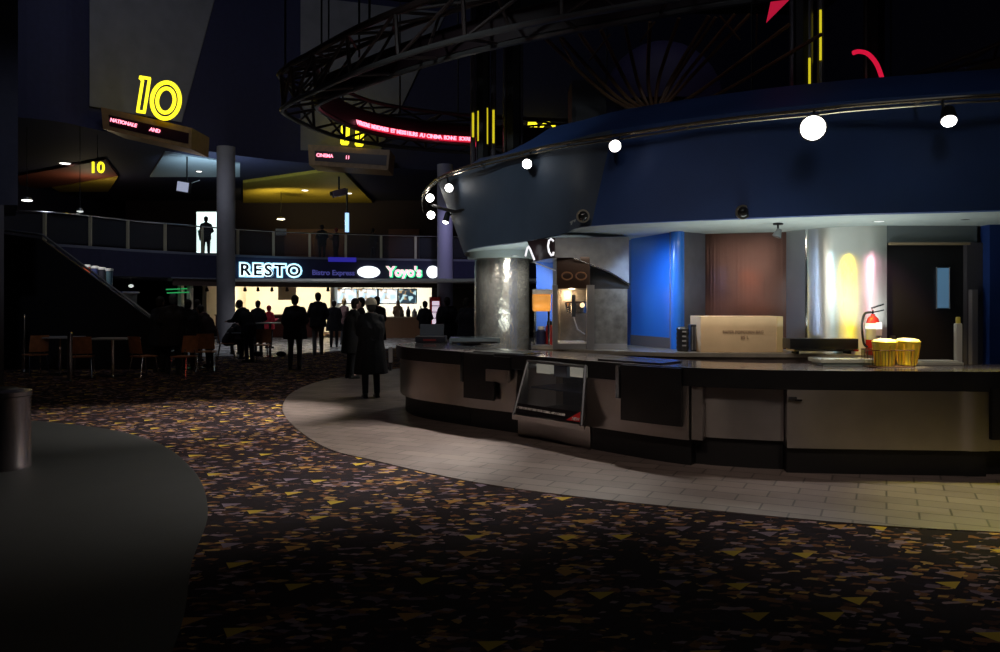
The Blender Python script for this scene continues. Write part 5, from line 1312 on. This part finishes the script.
    if not sit:
        zc = hip + Vector((0, 0, .10)); r0 = .165 * bulk; r1 = r0 * 1.06 + max(0, .8 - hem) * .16; rings = []
        for z_, r_ in ((zc.z, r0), (zc.z * .6 + hem * .4, r0 * .5 + r1 * .5), (hem, r1)):
            f = (zc.z - z_) / (zc.z - hem + 1e-6)
            rings.append([coat.bm.verts.new((zc.x + r_ * 1.22 * math.cos(2 * PI * q / 22) * (1 + .03 * math.sin(5 * q) * f), zc.y + r_ * .86 * math.sin(2 * PI * q / 22) * (1 + .04 * math.cos(4 * q) * f), z_)) for q in range(22)])
        for A_, B_r in zip(rings, rings[1:]):
            for q in range(22): coat.bm.faces.new((A_[q], A_[(q + 1) % 22], B_r[(q + 1) % 22], B_r[q]))
        coat.bm.faces.new(rings[0]); coat.bm.faces.new(rings[-1][::-1])
    if Y > 17: vox = .022
    t = thing('person', label, 'person', (x, Y, z0), heading)
    bd = remesh(body, vox * .72, 'body', skin, t, 2)
    remesh(coat, vox, 'coat', mat('cloth_%d_%d_%d' % tuple(int(c * 255) for c in top), top, .85, bump=.4, bscale=25), t, 5)
    remesh(tr_, vox, 'trousers', mat('cloth_%d_%d_%d' % tuple(int(c * 255) for c in legs), legs, .85), t, 4)
    for an in shoes:
        s2 = MB(); s2.cap(an + Vector((0, -.03, -.035)), an + Vector((0, .14, -.05)), .045, .038); s2.box(an + Vector((0, .055, -.08)), (.085, .25, .02))
        remesh(s2, vox * .8, 'shoe', mat('shoe_%d' % int(boots[0] * 255), boots, .4), t, 3)
    hr = MB()
    up_ = Vector((0, 0, 1))
    hr.ball(headc + Vector((0, -.018, .034)), (.092, .102, .104), 16); hr.ball(headc + Vector((0, -.04, -.03)), (.084, .070, .088), 14)
    if long_hair: hr.cap(headc + Vector((0, -.06, -.03)), headc + Vector((0, -.07, -.22)), .075, .05); hr.cap(headc + Vector((-.06, -.02, 0)), headc + Vector((-.07, -.02, -.2)), .03, .02); hr.cap(headc + Vector((.06, -.02, 0)), headc + Vector((.07, -.02, -.2)), .03, .02)
    # keep the face free
    for v in list(hr.bm.verts):
        lim = headc.y + (.045 if v.co.z < headc.z + .045 else .088)
        if v.co.y > lim: v.co.y = lim
    remesh(hr, vox * .8, 'hair', mat('hair_%d_%d' % (int(hair[0] * 255), int(hair[2] * 255)), hair, .7), t, 2)
    if hat:
        ht = MB(); ht.ball(headc + Vector((0, -.012, .055)), (.106, .114, .098), 20); ht.tube([headc + Vector((0, -.005, .0)), headc + Vector((0, -.008, .055))], [.108, .109], 22)
        for v in list(ht.bm.verts):
            if v.co.z < headc.z + .012: v.co.z = headc.z + .012
        remesh(ht, .010, 'knit_cap', mat('cap_%d' % int(hat[0] * 255), hat, .9, bump=.8, bscale=80), t, 1)
    ey = MB()
    for s_ in (-1, 1): ey.ball(headc + Vector((s_ * .03, .084, .012)), (.013, .008, .007), 8)
    ey.build('eyes', mat('eye', (.05, .04, .04), .2), t)
    t.scale = (k, k, k)
    return t

DK = (.010, .009, .012)
person(371, 13.5, 1.66, .35, 'person in a long black coat and pale knit cap standing on the tiles', top=(.004, .003, .004), hem=.42, bulk=1.12, hat=(.70, .58, .42), arms=('front', 'front'), vox=.013)
person(351, 16.8, 1.68, -1.0, 'person in dark coat just behind the one with the pale cap', top=(.005, .005, .006), hem=.55, bulk=1.15, arms=('front', 'bent'), lean=.12, skin=mat('skin_pale', (.5, .3, .26), .5))
person(361, 18.6, 1.70, 1.9, 'person with a pale face in profile beside the pale knit cap', top=(.02, .015, .02), hem=.6, arms=('front', 'down'))
person(377, 21.0, 1.74, .2, 'hooded person behind and right of the pale knit cap', top=(.02, .012, .018), hem=.6, arms=('pocket', 'front'))
person(295, 19.0, 1.76, .15, 'big man seen from behind in puffy dark jacket and grey trousers', top=(.018, .017, .022), legs=(.05, .048, .055), bulk=1.28, arms=('pocket', 'bent'), hem=.72)
person(318, 24.0, 1.86, .35, 'tall man in black jacket and khaki trousers near the shops', top=(.008, .008, .010), legs=(.16, .15, .13), bulk=1.12, arms=('bent', 'pocket'), hem=.78, stride=.08)
person(334, 28.0, 1.62, .2, 'shorter dark figure right behind the tall man in khaki trousers', top=DK, bulk=1.3, arms=('pocket', 'pocket'), hem=.6)
person(344, 29.5, 1.68, -.6, 'fair-haired person at the shop counter left of the menus', top=(.05, .02, .02), hair=(.3, .2, .08), arms=('down', 'front'))
person(249, 21.2, 1.72, 1.2, 'person in dark jacket and blue jeans bending over a table', top=DK, legs=(.025, .03, .08), lean=.38, bulk=1.15, arms=('table', 'table'), hem=.74)
person(258, 24.6, 1.62, 0, 'person standing just behind the one who bends over a table', top=(.012, .012, .016), arms=('bent', 'bent'))
person(269, 27.2, 1.45, -.5, 'person in a bright red jacket by the high grey table', top=(.55, .02, .04), hair=(.4, .02, .04), arms=('front', 'front'), bulk=1.2)
person(210, 19.9, 1.58, 1.35, 'leaning figure outlined against the bright bay left of the column', top=(.03, .012, .012), lean=.35, bulk=1.1, arms=('table', 'table'))
person(226.5, 22.2, 1.70, -1.2, 'seated person bent low over a table under the column', top=DK, sit=True, lean=.5, arms=('table', 'table'), hair=(.02, .02, .02))
person(239, 24.0, 1.60, .6, 'small figure between column and the person bending over a table', top=(.03, .012, .02), arms=('bent', 'bent'), bulk=1.0, sit=True, z0=.008)
person(188, 18.9, 1.66, .2, 'dark standing person left of the bright shop bay', top=DK, arms=('pocket', 'bent'), bulk=1.1)
person(197, 21.6, 1.66, -.2, 'dark figure standing at the left edge of the bright shop bay', top=DK, arms=('bent', 'pocket'))
person(173, 17.9, 1.78, .6, 'bulky dark figure standing in front of the green light lines', top=(.014, .010, .010), bulk=1.3, arms=('bent', 'bent'), hem=.6, hair=(.1, .12, .14))
person(160, 18.3, 1.72, -.4, 'dark figure by the foot of the staircase', top=(.015, .018, .03), arms=('down', 'pocket'), bulk=1.15, hem=.6)
person(398, 35.8, 1.62, PI, 'server with long fair hair behind the low wooden counter', top=(.45, .3, .2), hair=(.18, .10, .04), long_hair=True, arms=('front', 'front'))
person(425, 26.0, 1.60, .4, 'dark figure in front of the red drinks fridge', top=DK, arms=('bent', 'bent'), bulk=1.1)
person(447, 21.5, 1.72, .5, 'person in a huge black coat left of the hammered steel column', top=(.006, .006, .010), bulk=1.75, arms=('pocket', 'pocket'), hem=.4)
person(467, 20.5, 1.70, -.6, 'person in black squeezed against the left side of hammered column', top=(.008, .008, .016), bulk=1.3, arms=('pocket', 'bent'), hem=.5)
person(206, 34.3, 1.80, .3, 'person standing in front of the lit poster on the upper floor', top=DK, arms=('down', 'bent'), z0=3.43, stride=.1)
person(322, 37.5, 1.75, .2, 'dark person behind the upper railing left of the blue light tube', top=(.01, .015, .02), z0=3.43, arms=('bent', 'bent'))
person(336, 37.3, 1.58, 1.2, 'person with reddish hair behind the upper railing', top=(.03, .02, .02), hair=(.25, .05, .04), z0=3.43, arms=('front', 'front'))
person(373, 37.9, 1.60, -.4, 'dark person behind the upper railing right of the blue light tube', top=(.015, .015, .015), z0=3.43, arms=('table', 'bent'))

bpy.data.scenes.remove(TMP)
